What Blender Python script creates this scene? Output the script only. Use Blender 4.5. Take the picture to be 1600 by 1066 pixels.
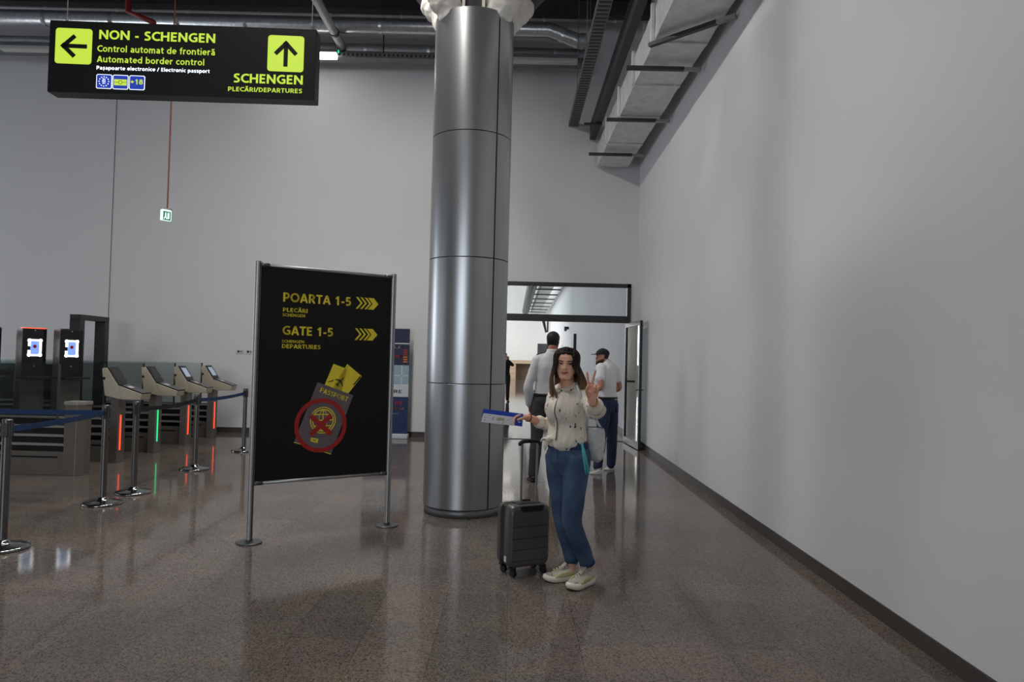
import bpy, bmesh, math, random
from mathutils import Vector, Matrix, noise
for o in list(bpy.data.objects): bpy.data.objects.remove(o)
C = bpy.context.scene.collection
SC = bpy.context.scene
V = Vector
PI = math.pi

# ---------------------------------------------------------------- camera, world, light, exposure
CAM_H = 1.56
cam = bpy.data.cameras.new('camera')
cam.sensor_width = 36.0; cam.lens = 36.0*1120/1600; cam.clip_start = .05; cam.clip_end = 200
co = bpy.data.objects.new('camera', cam); C.objects.link(co)
pit, rol, yaw = math.atan(30/1120), .0245, math.atan(-3/1120)
fw = V((math.sin(yaw)*math.cos(pit), math.cos(yaw)*math.cos(pit), math.sin(pit)))
r0 = V((math.cos(yaw), -math.sin(yaw), 0)); u0 = r0.cross(fw)
cr = r0*math.cos(rol)+u0*math.sin(rol); cu = u0*math.cos(rol)-r0*math.sin(rol)
co.matrix_world = Matrix(((cr.x, cu.x, -fw.x, 0), (cr.y, cu.y, -fw.y, 0), (cr.z, cu.z, -fw.z, CAM_H), (0, 0, 0, 1)))
SC.camera = co
w = bpy.data.worlds.new('world'); SC.world = w; w.use_nodes = True
w.node_tree.nodes['Background'].inputs[0].default_value = (.75, .85, 1, 1)
w.node_tree.nodes['Background'].inputs[1].default_value = 1.0
vs = SC.view_settings
vs.view_transform = 'Standard'; vs.look = 'None'; vs.gamma = 1; vs.use_curve_mapping = False
vs.exposure = -1.08
def area(name, loc, rot, sx, sy, power, col, spread=PI):
    l = bpy.data.lights.new(name, 'AREA'); l.shape = 'RECTANGLE'; l.size = sx; l.size_y = sy
    l.energy = power; l.color = col; l.spread = spread
    o = bpy.data.objects.new(name, l); C.objects.link(o); o.location = loc; o.rotation_euler = rot
    return o
# daylight through the glazing of the left side and of the hall beyond the door
area('window_daylight', (-17.8, 12.2, 2.8), (0, -PI/2, 0), 3.6, 3.0, 640, (.88, .94, 1))
area('window_daylight_wide', (-17.8, 4, 2.6), (0, -PI/2, 0), 3.6, 9, 160, (.86, .93, 1))
area('rear_fill_light', (-5.0, -8.4, 3.2), (PI/2, 0, 0), 6, 3, 230, (.86, .93, 1), math.radians(84))  # added fill behind the camera for surfaces facing it; that wall has no glazing
area('far_hall_daylight', (-10.6, 49, 4.4), (0, -PI/2, 0), 6.0, 18, 5600, (.95, .98, 1))
area('far_hall_daylight_near', (-10.6, 24, 4.4), (0, -PI/2, 0), 6.0, 10, 700, (.95, .98, 1))
LAMPS = [(-2.55, y, 7.30) for y in (3.6, 5.8, 8.0, 10.2)]
LAMP_W = 205
LAMP_COL = (1, .95, .89)

# ---------------------------------------------------------------- helpers
def lin(c):
    out = []
    for v in c:
        v /= 255.
        out.append(v/12.92 if v <= .04045 else ((v+.055)/1.055)**2.4)
    return tuple(out)+(1,)
MATS = {}
def mat(name, col, rough=.6, metal=0., var=.0, scale=20., bump=0., bscale=60., emit=None, es=0., spec=.5, trans=0., sheen=0.):
    m = bpy.data.materials.new(name); m.use_nodes = True
    nt = m.node_tree; N = nt.nodes; Lk = nt.links; b = N['Principled BSDF']
    c = lin(col)
    b.inputs['Base Color'].default_value = c
    b.inputs['Roughness'].default_value = rough; b.inputs['Metallic'].default_value = metal
    b.inputs['Specular IOR Level'].default_value = spec
    if sheen: b.inputs['Sheen Weight'].default_value = sheen
    if var or bump:
        tc = N.new('ShaderNodeTexCoord')
    if var:
        n = N.new('ShaderNodeTexNoise'); n.inputs['Scale'].default_value = scale; n.inputs['Detail'].default_value = 5
        Lk.new(tc.outputs['Object'], n.inputs['Vector'])
        r = N.new('ShaderNodeValToRGB'); r.color_ramp.elements[0].position = .3; r.color_ramp.elements[1].position = .7
        r.color_ramp.elements[0].color = tuple(x*(1-var) for x in c[:3])+(1,)
        r.color_ramp.elements[1].color = tuple(min(1, x*(1+var)) for x in c[:3])+(1,)
        Lk.new(n.outputs['Fac'], r.inputs['Fac']); Lk.new(r.outputs['Color'], b.inputs['Base Color'])
    if bump:
        n2 = N.new('ShaderNodeTexNoise'); n2.inputs['Scale'].default_value = bscale; n2.inputs['Detail'].default_value = 4
        Lk.new(tc.outputs['Object'], n2.inputs['Vector'])
        bp = N.new('ShaderNodeBump'); bp.inputs['Strength'].default_value = bump; bp.inputs['Distance'].default_value = .01
        Lk.new(n2.outputs['Fac'], bp.inputs['Height']); Lk.new(bp.outputs['Normal'], b.inputs['Normal'])
    if emit:
        b.inputs['Emission Color'].default_value = lin(emit); b.inputs['Emission Strength'].default_value = es
    MATS[name] = m
    return m
def glass_mat(name, tint, refl=.08, alpha=.9):
    m = bpy.data.materials.new(name); m.use_nodes = True
    nt = m.node_tree; N = nt.nodes; Lk = nt.links
    N.remove(N['Principled BSDF'])
    t = N.new('ShaderNodeBsdfTransparent'); t.inputs[0].default_value = tint
    g = N.new('ShaderNodeBsdfGlossy'); g.inputs['Roughness'].default_value = .01; g.inputs[0].default_value = (1, 1, 1, 1)
    f = N.new('ShaderNodeFresnel'); f.inputs[0].default_value = 1.5
    mx = N.new('ShaderNodeMixShader')
    Lk.new(f.outputs[0], mx.inputs[0]); Lk.new(t.outputs[0], mx.inputs[1]); Lk.new(g.outputs[0], mx.inputs[2])
    Lk.new(mx.outputs[0], N['Material Output'].inputs[0])
    MATS[name] = m
    return m

class MB:
    """collects shapes and links them as ONE mesh object"""
    def __init__(s): s.v = []; s.f = []; s.cut = []
    def add(s, vs, fs):
        s.cut.append((len(s.v), len(s.f))); o = len(s.v); s.v += [V(p) for p in vs]; s.f += [tuple(i+o for i in f) for f in fs]
        return s
    def box(s, c, d, rot=None):
        x, y, z = d[0]/2, d[1]/2, d[2]/2
        p = [V(q) for q in ((-x,-y,-z),(x,-y,-z),(x,y,-z),(-x,y,-z),(-x,-y,z),(x,-y,z),(x,y,z),(-x,y,z))]
        if rot is not None: p = [rot @ q for q in p]
        c = V(c)
        return s.add([q+c for q in p], [(3,2,1,0),(4,5,6,7),(0,1,5,4),(1,2,6,5),(2,3,7,6),(3,0,4,7)])
    def mm(s, a, b): return s.box([(a[i]+b[i])/2 for i in range(3)], [abs(b[i]-a[i]) for i in range(3)])
    def prism(s, poly, d):
        """closed outline (3-D points) pushed along the vector d"""
        n = len(poly); P = [V(p) for p in poly]; d = V(d)
        nrm = V((0, 0, 0))
        for i in range(n): nrm += P[i].cross(P[(i+1) % n])
        if nrm.dot(d) > 0: P.reverse()
        fs = [tuple(range(n)), tuple(range(2*n-1, n-1, -1))]
        for i in range(n): j = (i+1) % n; fs.append((j, i, i+n, j+n))
        return s.add(P+[p+d for p in P], fs)
    def tube(s, pts, rad, ref=None, seg=10, sub=0, round_ends=True):
        P = [V(p) for p in pts]
        R = [(q, q) if not isinstance(q, (tuple, list)) else tuple(q) for q in (rad if isinstance(rad, list) else [rad]*len(P))]
        if sub and len(P) > 2:
            P2, R2 = [], []
            for i in range(len(P)-1):
                p0, p1, p2, p3 = P[max(i-1, 0)], P[i], P[i+1], P[min(i+2, len(P)-1)]
                q0, q1, q2, q3 = R[max(i-1, 0)], R[i], R[i+1], R[min(i+2, len(P)-1)]
                for k in range(sub):
                    t = k/sub
                    cr_ = lambda a, b, c, d: .5*((2*b)+(c-a)*t+(2*a-5*b+4*c-d)*t*t+(3*b-a-3*c+d)*t*t*t)
                    P2.append(V([cr_(p0[j], p1[j], p2[j], p3[j]) for j in range(3)]))
                    R2.append(tuple(max(.0005, cr_(q0[j], q1[j], q2[j], q3[j])) for j in range(2)))
            P, R = P2+[P[-1]], R2+[R[-1]]
        if round_ends:
            t0 = (P[0]-P[1]).normalized(); t1 = (P[-1]-P[-2]).normalized()
            e0, e1 = min(R[0]), min(R[-1])
            P = [P[0]+t0*e0*.75]+P+[P[-1]+t1*e1*.75]
            R = [(R[0][0]*.55, R[0][1]*.55)]+R+[(R[-1][0]*.55, R[-1][1]*.55)]
        n = len(P); vs = []; prev = None
        for i in range(n):
            t = (P[min(i+1, n-1)]-P[max(i-1, 0)]).normalized()
            if ref is not None: a = V(ref)
            else: a = prev if prev is not None else (V((1, 0, 0)) if abs(t.x) < .9 else V((0, 1, 0)))
            a = (a-t*a.dot(t)).normalized(); b = t.cross(a); prev = a
            for k in range(seg):
                an = 2*PI*k/seg
                vs.append(P[i]+a*math.cos(an)*R[i][0]+b*math.sin(an)*R[i][1])
        fs = []
        for i in range(n-1):
            for k in range(seg):
                k2 = (k+1) % seg
                fs.append((i*seg+k, i*seg+k2, (i+1)*seg+k2, (i+1)*seg+k))
        fs.append(tuple(range(seg-1, -1, -1))); fs.append(tuple(range((n-1)*seg, n*seg)))
        return s.add(vs, fs)
    def cyl(s, a, b, r, seg=20): return s.tube([a, b], r, seg=seg, round_ends=False)
    def lathe(s, prof, c=(0, 0, 0), seg=32, a0=0., a1=2*PI):
        """profile of (radius, z) turned round a vertical axis"""
        full = abs(a1-a0-2*PI) < 1e-6; n = seg if full else seg+1; c = V(c); vs = []; fs = []
        for r, z in prof:
            for k in range(n):
                a = a0+(a1-a0)*k/seg; vs.append(c+V((r*math.cos(a), r*math.sin(a), z)))
        for i in range(len(prof)-1):
            for k in range(seg):
                k2 = (k+1) % n
                fs.append((i*n+k, i*n+k2, (i+1)*n+k2, (i+1)*n+k))
        return s.add(vs, fs)
    def ell(s, c, r, rot=None, seg=16, rings=10):
        c = V(c); vs = []; fs = []
        for i in range(1, rings):
            th = PI*i/rings
            for k in range(seg):
                a = 2*PI*k/seg; p = V((r[0]*math.sin(th)*math.cos(a), r[1]*math.sin(th)*math.sin(a), r[2]*math.cos(th)))
                vs.append(c+(rot @ p if rot is not None else p))
        for i in range(rings-2):
            for k in range(seg):
                k2 = (k+1) % seg; fs.append((i*seg+k, (i+1)*seg+k, (i+1)*seg+k2, i*seg+k2))
        t = V((0, 0, r[2])); 
        if rot is not None: t = rot @ t
        vs += [c+t, c-t]; a, b = len(vs)-2, len(vs)-1; m = (rings-2)*seg
        for k in range(seg):
            k2 = (k+1) % seg; fs.append((a, k, k2)); fs.append((b, m+k2, m+k))
        return s.add(vs, fs)
    def mesh(s, name):
        me = bpy.data.meshes.new(name); me.from_pydata([tuple(p) for p in s.v], [], s.f); me.update()
        return me
    def build_each(s, name, m, parent, **k):
        """every shape an object of its own"""
        c = s.cut+[(len(s.v), len(s.f))]
        for (v0, f0), (v1, f1) in zip(c, c[1:]):
            q = MB(); q.v = [p.copy() for p in s.v[v0:v1]]; q.f = [tuple(i-v0 for i in f) for f in s.f[f0:f1]]; q.build(name, m, parent, **k)
    def build(s, name, m, parent=None, smooth=False, bevel=0., remesh=0., relax=0, wrinkle=None, offset=None):
        base = V((0, 0, 0))
        if parent is not None:
            q = parent
            while q is not None: base += q.location; q = q.parent
        for p in s.v: p -= base
        me = s.mesh(name)
        if remesh:
            t = bpy.data.objects.new('tmp', me); C.objects.link(t)
            a = t.modifiers.new('r', 'REMESH'); a.mode = 'VOXEL'; a.voxel_size = remesh
            if relax: a = t.modifiers.new('s', 'SMOOTH'); a.iterations = relax; a.factor = .5
            dg = bpy.context.evaluated_depsgraph_get(); dg.update()
            me2 = bpy.data.meshes.new_from_object(t.evaluated_get(dg))
            bpy.data.objects.remove(t); bpy.data.meshes.remove(me); me = me2; me.name = name
            me.materials.clear()
            if wrinkle:
                amp, sc, st = wrinkle
                me.update(); nr = [v.normal.copy() for v in me.vertices]
                for v, n_ in zip(me.vertices, nr):
                    q = V((v.co.x*sc, v.co.y*sc, v.co.z*sc*st))
                    v.co += n_*amp*noise.fractal(q, 1., 2., 3)
            smooth = True
        if smooth:
            me.polygons.foreach_set('use_smooth', [True]*len(me.polygons))
        me.materials.append(m if not isinstance(m, str) else MATS[m])
        o = bpy.data.objects.new(name, me); C.objects.link(o)
        if parent is not None: o.parent = parent
        if bevel:
            b = o.modifiers.new('bevel', 'BEVEL'); b.width = bevel; b.segments = 2; b.limit_method = 'ANGLE'
        return o
def tag(o, label, cat, group=None, kind=None):
    o['label'] = label; o['category'] = cat
    if group: o['group'] = group
    if kind: o['kind'] = kind
    return o
def thing(name, label, cat, loc=(0, 0, 0), group=None):
    o = bpy.data.objects.new(name, None); C.objects.link(o); o.location = loc; o.empty_display_size = .05
    return tag(o, label, cat, group)
def struct(o): o['kind'] = 'structure'; return o
def copy_tree(o, parent=None):
    c = o.copy(); C.objects.link(c); c.parent = parent
    for ch in list(o.children): copy_tree(ch, c)
    return c
def quadm(name, pts, m, parent=None, thick=.002, nrm=(0, -1, 0)):
    return MB().prism(pts, V(nrm)*thick).build(name, m, parent)

# lettering: humanist bold sans drawn as stroke paths (cap height 1)
def arc_(cx, cy, rx, ry, a, b, n=12): return [(cx+rx*math.cos(math.radians(a+(b-a)*k/n)), cy+ry*math.sin(math.radians(a+(b-a)*k/n))) for k in range(n+1)]
_S = [(.54, .86), (.43, .90), (.30, .905), (.18, .85), (.135, .73), (.18, .62), (.30, .54), (.42, .46), (.50, .37), (.505, .24), (.43, .13), (.30, .092), (.18, .10), (.08, .14)]
_a = [[(.48, 0), (.48, .48), (.42, .61), (.27, .66), (.11, .62)], [(.48, .42), (.28, .40), (.14, .31), (.12, .17), (.22, .085), (.36, .11), (.48, .24)]]
GLY = {
 'A': (.74, [[(.07, 0), (.34, .92), (.40, .92), (.67, 0)], [(.19, .29), (.55, .29)]]), 'C': (.70, [arc_(.49, .5, .385, .405, 52, 308, 18)]),
 'D': (.76, [[(.12, .905), (.28, .905)]+arc_(.28, .5, .37, .405, 90, -90, 14)+[(.12, .095)], [(.12, 0), (.12, 1)]]), 'E': (.58, [[(.12, 0), (.12, 1)], [(.12, .905), (.54, .905)], [(.12, .51), (.50, .51)], [(.12, .095), (.54, .095)]]),
 'G': (.80, [arc_(.49, .5, .385, .405, 55, 290, 18)+[(.70, .15), (.70, .47), (.46, .47)]]), 'H': (.80, [[(.12, 0), (.12, 1)], [(.68, 0), (.68, 1)], [(.12, .51), (.68, .51)]]),
 'I': (.26, [[(.13, 0), (.13, 1)]]), 'L': (.56, [[(.12, 1), (.12, 0)], [(.12, .095), (.54, .095)]]), 'N': (.84, [[(.12, 0), (.12, 1)], [(.72, 0), (.72, 1)], [(.13, .92), (.71, .08)]]),
 'O': (.86, [arc_(.43, .5, .345, .405, 0, 360, 28)]), 'P': (.64, [[(.12, 0), (.12, 1)], [(.12, .905), (.32, .905)]+arc_(.32, .655, .22, .25, 90, -90)+[(.12, .405)]]),
 'R': (.68, [[(.12, 0), (.12, 1)], [(.12, .905), (.31, .905)]+arc_(.31, .665, .22, .24, 90, -90)+[(.12, .425)], [(.33, .44), (.60, 0)]]), 'S': (.60, [_S]),
 'T': (.62, [[(0, .905), (.62, .905)], [(.31, .9), (.31, 0)]]), 'U': (.78, [[(.12, 1)]+arc_(.39, .365, .27, .27, 180, 360)+[(.66, 1)]]),
 '1': (.60, [[(.36, 0), (.36, 1)], [(.36, .90), (.13, .70)]]), '5': (.62, [[(.52, .905), (.16, .905), (.14, .52), (.28, .57), (.42, .53), (.50, .42), (.50, .27), (.42, .14), (.28, .09), (.09, .13)]]),
 '8': (.62, [arc_(.31, .715, .175, .19, 0, 360, 18), arc_(.31, .30, .215, .21, 0, 360, 18)]), '-': (.36, [[(.03, .37), (.33, .37)]]), '+': (.62, [[(.05, .48), (.57, .48)], [(.31, .22), (.31, .74)]]), '/': (.40, [[(.04, -.02), (.36, 1.02)]]), ' ': (.28, []),
 'o': (.64, [arc_(.32, .37, .235, .29, 0, 360, 20)]), 'a': (.59, _a), 'b': (.64, [[(.11, 0), (.11, 1.06)], arc_(.335, .37, .22, .29, 0, 360, 18)]), 'd': (.64, [[(.53, 0), (.53, 1.06)], arc_(.305, .37, .22, .29, 0, 360, 18)]),
 'p': (.64, [[(.11, -.30), (.11, .74)], arc_(.335, .37, .22, .29, 0, 360, 18)]), 'c': (.51, [arc_(.335, .37, .24, .29, 52, 308)]), 'e': (.61, [[(.10, .37), (.53, .37)]+arc_(.315, .37, .225, .29, 5, 315, 18)]),
 'f': (.40, [[(.19, 0), (.19, .82), (.25, .97), (.40, .99)], [(.02, .665), (.38, .665)]]), 'i': (.23, [[(.115, 0), (.115, .74)], [(.115, .90), (.115, 1.06)]]), 'l': (.23, [[(.115, 0), (.115, 1.06)]]),
 'm': (.92, [[(.11, 0), (.11, .74)], [(.11, .45), (.17, .60), (.29, .66), (.41, .62), (.46, .48), (.46, 0)], [(.46, .45), (.52, .60), (.64, .66), (.76, .62), (.81, .48), (.81, 0)]]),
 'n': (.63, [[(.11, 0), (.11, .74)], [(.11, .45), (.18, .60), (.31, .66), (.45, .62), (.52, .48), (.52, 0)]]), 'r': (.42, [[(.11, 0), (.11, .74)], [(.11, .42), (.18, .59), (.29, .66), (.40, .66)]]),
 's': (.49, [[(x*.80, y*.74) for x, y in _S]]), 't': (.42, [[(.19, .92), (.19, .22), (.25, .10), (.40, .09)], [(.02, .665), (.40, .665)]]), 'u': (.62, [[(.10, .74), (.10, .24), (.17, .11), (.30, .08), (.43, .14), (.51, .30)], [(.51, .74), (.51, 0)]])}
_br = lambda cx, y: arc_(cx, y, .15, .13, 190, 350, 8)
GLY['Ă'] = (.74, GLY['A'][1]+[_br(.37, 1.24)]); GLY['ă'] = (.59, _a+[_br(.30, 1.0)]); GLY['ș'] = (.49, GLY['s'][1]+[[(.25, -.10), (.20, -.28)]])
GLY['V'] = (.70, [[(.06, 1), (.32, .07), (.38, .07), (.64, 1)]]); GLY['!'] = (.3, [[(.13, 1), (.13, .35)], [(.13, .18), (.13, 0)]])
def lettering(body, org, u, x0, z0, wdt, hgt, m, parent, n, lift=.003, bold=.018, up=V((0, 0, 1)), name='lettering'):
    """text on the plane org + u*x + up*z, fitted to its width and cap height"""
    t = .142+bold*2; polys = []; x = 0
    for ch in body:
        w_, st = GLY[ch]
        tt = t*(.88 if ch.islower() else 1)
        for P in st:
            P = [(x+a, b) for a, b in P]
            for (ax, ay), (bx, by) in zip(P, P[1:]):
                dx, dy = bx-ax, by-ay; L = math.hypot(dx, dy)
                if L < 1e-6: continue
                px, py = -dy/L*tt/2, dx/L*tt/2; polys.append([(ax-px, ay-py), (bx-px, by-py), (bx+px, by+py), (ax+px, ay+py)])
            inner = P[1:-1] + ([P[0]] if math.hypot(P[0][0]-P[-1][0], P[0][1]-P[-1][1]) < 1e-6 else [])
            for cx, cy in inner: polys.append([(cx+tt/2*math.cos(PI*k/4+.39), cy+tt/2*math.sin(PI*k/4+.39)) for k in range(8)])
        x += w_+.075
    xs = [p[0] for q in polys for p in q]; a, b = min(xs), max(xs); sx = wdt/(b-a); sy = hgt
    q = MB()
    for P in polys: q.prism([org+u*(x0+(px-a)*sx)+up*(z0+py*sy)+n*lift for px, py in P], n*.0008)
    return q.build(name, m, parent)
# ---------------------------------------------------------------- materials
mat('wall_paint', (218, 218, 220), .75, var=.012, scale=1.2, bump=.03, bscale=180, spec=.3)
mat('far_wall_paint', (232, 231, 228), .75, var=.01, scale=1, bump=.02)
mat('skirting', (66, 61, 58), .6, var=.35, scale=160)
mat('deck', (62, 62, 64), .6, var=.15, scale=2)
mat('steel_dark', (58, 59, 62), .5, .3, var=.15, scale=6)
mat('steel_grey', (120, 122, 124), .45, .6, var=.12, scale=8)
mat('galv', (196, 199, 202), .3, .65, var=.15, scale=18, bump=.3, bscale=14)
mat('foil', (216, 217, 218), .36, .22, var=.12, scale=7, bump=.7, bscale=13)
mat('pipe_paint', (150, 150, 152), .5, var=.1, scale=8)
mat('plastic_white', (226, 222, 214), .55, var=.06, scale=9)
mat('alu', (164, 165, 166), .45, .85, var=.05, scale=30)
mat('alu_dark', (84, 86, 88), .4, .6, var=.05)
mat('frame_dark', (56, 57, 60), .4, .3, var=.06)
mat('chrome', (140, 141, 142), .16, 1., var=.03)
mat('steel_brushed', (112, 111, 110), .34, .9, var=.06, scale=40)
mat('black_plastic', (20, 20, 22), .4, var=.1)
mat('black_gloss', (10, 11, 13), .12, var=.1)
mat('board_black', (19, 18, 17), .6, spec=.25, var=.08, scale=40)
mat('sign_black', (9, 9, 10), .5, spec=.2, var=.05)
mat('sign_yellow_print', (226, 206, 50), .55, var=.03)
mat('sign_glow', (60, 72, 20), .5, emit=(205, 238, 70), es=1.83)
mat('sign_white_glow', (230, 235, 240), .5, emit=(225, 235, 245), es=2.03)
mat('sign_blue_glow', (20, 50, 160), .5, emit=(16, 44, 150), es=1.47)
mat('sign_yellow_print2', (180, 168, 40), .6)
mat('print_gray', (98, 88, 92), .6, var=.04)
mat('print_red', (158, 24, 24), .55, var=.04)
mat('print_dark', (28, 26, 16), .6)
mat('belt_blue', (18, 52, 98), .75, var=.08, scale=60)
mat('belt_black', (16, 17, 20), .75, var=.08, scale=60)
mat('gate_grey', (120, 114, 108), .42, .5, var=.07, scale=5)
mat('gate_light', (165, 162, 156), .4, .5, var=.05)
mat('kiosk_beige', (178, 170, 152), .5, var=.05, scale=6)
mat('led_red', (255, 70, 40), .4, emit=(255, 74, 44), es=3.39)
mat('led_green', (40, 230, 140), .4, emit=(40, 226, 140), es=2.26)
mat('screen_glow', (120, 150, 220), .2, emit=(120, 152, 226), es=1.92)
mat('screen_pale', (150, 160, 175), .2, emit=(140, 152, 172), es=1.24)
mat('frame_glow', (255, 255, 255), .3, emit=(250, 252, 255), es=6.78)
mat('lamp_glow', (255, 255, 255), .3, emit=(255, 250, 242), es=13.56)
mat('lamp_off', (190, 190, 188), .5)
mat('exit_green', (0, 110, 80), .4, emit=(8, 104, 80), es=1.13)
mat('exit_white', (225, 240, 238), .4, emit=(205, 235, 228), es=2.03)
mat('copper', (120, 66, 44), .5, .2)
mat('red_paint', (128, 28, 26), .5)
mat('banner_navy', (22, 34, 62), .6, var=.05)
mat('banner_blue', (14, 42, 88), .6, var=.05)
mat('banner_sky', (142, 170, 182), .6, var=.12, scale=5)
mat('banner_white', (196, 204, 210), .6)
mat('print_orange', (206, 112, 40), .6)
mat('wood_light', (196, 172, 142), .55, var=.12, scale=7)
mat('wood_dark', (128, 106, 88), .6, var=.1, scale=7)
mat('cabinet_gray', (118, 120, 124), .5)
mat('socket_white', (205, 205, 205), .5)
mat('case_shell', (78, 77, 75), .38, var=.06, scale=30, bump=.03, bscale=120)
mat('case_black', (17, 17, 18), .5)
mat('paper', (216, 218, 222), .6)
mat('pass_blue', (24, 66, 178), .5)
mat('ink', (70, 74, 80), .6)
mat('ink_tan', (176, 168, 140), .6)
mat('skin', (226, 172, 146), .5, var=.05, scale=18)
mat('skin_man', (178, 122, 98), .5, var=.06, scale=18)
mat('lips', (160, 86, 78), .4)
mat('eye_white', (214, 206, 200), .3)
mat('iris', (30, 20, 16), .2)
mat('brow', (58, 42, 34), .7)
mat('hair_black', (24, 20, 19), .6, var=.2, scale=40, bump=.4, bscale=90)
mat('beard', (52, 40, 36), .8, var=.2, scale=60)
mat('shirt_white', (222, 224, 230), .75, var=.03, scale=7, sheen=.1)
mat('tee_white', (226, 227, 230), .8, var=.02, scale=7)
mat('trousers_gray', (62, 64, 70), .8, var=.06, scale=12)
mat('jeans_dark', (34, 48, 78), .8, var=.15, scale=14)
mat('cap_black', (18, 18, 20), .75)
mat('suit_black', (24, 24, 27), .7)
mat('shoe_black', (18, 17, 17), .35)
mat('shoe_cream', (200, 193, 180), .6, var=.05, scale=25)
mat('shoe_white', (224, 222, 218), .55, var=.03)
mat('sole_cream', (236, 228, 212), .55, var=.04)
mat('mesh_gray', (172, 166, 156), .7, var=.06)
mat('mesh_yellow', (206, 198, 150), .7)
mat('gum', (180, 150, 96), .6)
mat('bag_gray', (196, 198, 200), .5, var=.05, scale=9, bump=.1, bscale=30)
mat('teal', (74, 166, 172), .7, var=.1, scale=40)
mat('bracelet_red', (108, 26, 30), .6)
mat('gold', (190, 140, 60), .3, .8)
mat('brown_leather', (92, 58, 40), .6)
mat('denim_trim', (36, 60, 96), .8)
glass_mat('glass_clear', (.93, .96, .95, 1))
glass_mat('glass_gate', (.87, .90, .895, 1))

def node_mat(name):
    m = bpy.data.materials.new(name); m.use_nodes = True; MATS[name] = m
    return m, m.node_tree.nodes, m.node_tree.links, m.node_tree.nodes['Principled BSDF']
# polished granite slabs: speckle, slab to slab tint, thin joints, mirror-like polish
m, N, Lk, b = node_mat('granite_floor')
tc = N.new('ShaderNodeTexCoord'); mp = N.new('ShaderNodeMapping'); mp.inputs['Rotation'].default_value[2] = PI/2
Lk.new(tc.outputs['Object'], mp.inputs['Vector'])
br = N.new('ShaderNodeTexBrick'); br.offset = .5
br.inputs['Scale'].default_value = 1; br.inputs['Brick Width'].default_value = .8; br.inputs['Row Height'].default_value = .4
br.inputs['Mortar Size'].default_value = .0018; br.inputs['Mortar Smooth'].default_value = .1
br.inputs['Color1'].default_value = lin((118, 111, 106)); br.inputs['Color2'].default_value = lin((105, 102, 99)); br.inputs['Mortar'].default_value = lin((84, 77, 73))
Lk.new(mp.outputs[0], br.inputs['Vector'])
vo = N.new('ShaderNodeTexVoronoi'); vo.inputs['Scale'].default_value = 135; Lk.new(tc.outputs['Object'], vo.inputs['Vector'])
r1 = N.new('ShaderNodeValToRGB'); e = r1.color_ramp.elements
e[0].position = 0; e[0].color = (.26, .25, .25, 1); e[1].position = 1; e[1].color = (1.6, 1.52, 1.47, 1)
for p, c in ((.22, (.50, .48, .48, 1)), (.4, (.95, .92, .9, 1)), (.7, (1.16, 1.1, 1.05, 1))):
    q = e.new(p); q.color = c
Lk.new(vo.outputs['Color'], r1.inputs['Fac'])
ns = N.new('ShaderNodeTexNoise'); ns.inputs['Scale'].default_value = 1.1; ns.inputs['Detail'].default_value = 4; Lk.new(tc.outputs['Object'], ns.inputs['Vector'])
r2 = N.new('ShaderNodeValToRGB'); r2.color_ramp.elements[0].position = .35; r2.color_ramp.elements[1].position = .65
r2.color_ramp.elements[0].color = (.82, .83, .85, 1); r2.color_ramp.elements[1].color = (1.08, 1.02, .98, 1); Lk.new(ns.outputs['Fac'], r2.inputs['Fac'])
mx = N.new('ShaderNodeMix'); mx.data_type = 'RGBA'; mx.blend_type = 'MULTIPLY'; mx.inputs[0].default_value = 1
Lk.new(br.outputs['Color'], mx.inputs[6]); Lk.new(r1.outputs['Color'], mx.inputs[7])
mx2 = N.new('ShaderNodeMix'); mx2.data_type = 'RGBA'; mx2.blend_type = 'MULTIPLY'; mx2.inputs[0].default_value = 1
Lk.new(mx.outputs[2], mx2.inputs[6]); Lk.new(r2.outputs['Color'], mx2.inputs[7])
Lk.new(mx2.outputs[2], b.inputs['Base Color'])
b.inputs['Roughness'].default_value = .075; b.inputs['Specular IOR Level'].default_value = .13
# satin metal cladding of the column
m, N, Lk, b = node_mat('column_metal')
b.inputs['Base Color'].default_value = lin((160, 162, 164)); b.inputs['Metallic'].default_value = .8; b.inputs['Roughness'].default_value = .31
# printed blouse: cream with scattered little birds and sprigs
m, N, Lk, b = node_mat('blouse')
tc = N.new('ShaderNodeTexCoord'); mp = N.new('ShaderNodeMapping'); mp.inputs['Scale'].default_value = (23, 23, 15)
Lk.new(tc.outputs['Object'], mp.inputs['Vector'])
nz = N.new('ShaderNodeTexNoise'); nz.inputs['Scale'].default_value = 75; nz.inputs['Detail'].default_value = 1; Lk.new(tc.outputs['Object'], nz.inputs['Vector'])
ad = N.new('ShaderNodeMix'); ad.data_type = 'RGBA'; ad.blend_type = 'LINEAR_LIGHT'; ad.inputs[0].default_value = .36
Lk.new(mp.outputs[0], ad.inputs[6]); Lk.new(nz.outputs['Color'], ad.inputs[7])
vo = N.new('ShaderNodeTexVoronoi'); vo.inputs['Scale'].default_value = 1; vo.inputs['Randomness'].default_value = .85; Lk.new(ad.outputs[2], vo.inputs['Vector'])
lt = N.new('ShaderNodeMath'); lt.operation = 'LESS_THAN'; lt.inputs[1].default_value = .175; Lk.new(vo.outputs['Distance'], lt.inputs[0])
rp = N.new('ShaderNodeValToRGB'); rp.color_ramp.interpolation = 'CONSTANT'; e = rp.color_ramp.elements
e[0].position = 0; e[0].color = lin((92, 58, 48)); e[1].position = .35; e[1].color = lin((70, 70, 72))
q = e.new(.6); q.color = lin((150, 104, 66)); q = e.new(.8); q.color = lin((130, 62, 54))
sp = N.new('ShaderNodeSeparateColor'); Lk.new(vo.outputs['Color'], sp.inputs[0]); Lk.new(sp.outputs[0], rp.inputs['Fac'])
mx = N.new('ShaderNodeMix'); mx.data_type = 'RGBA'; Lk.new(lt.outputs[0], mx.inputs[0])
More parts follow.
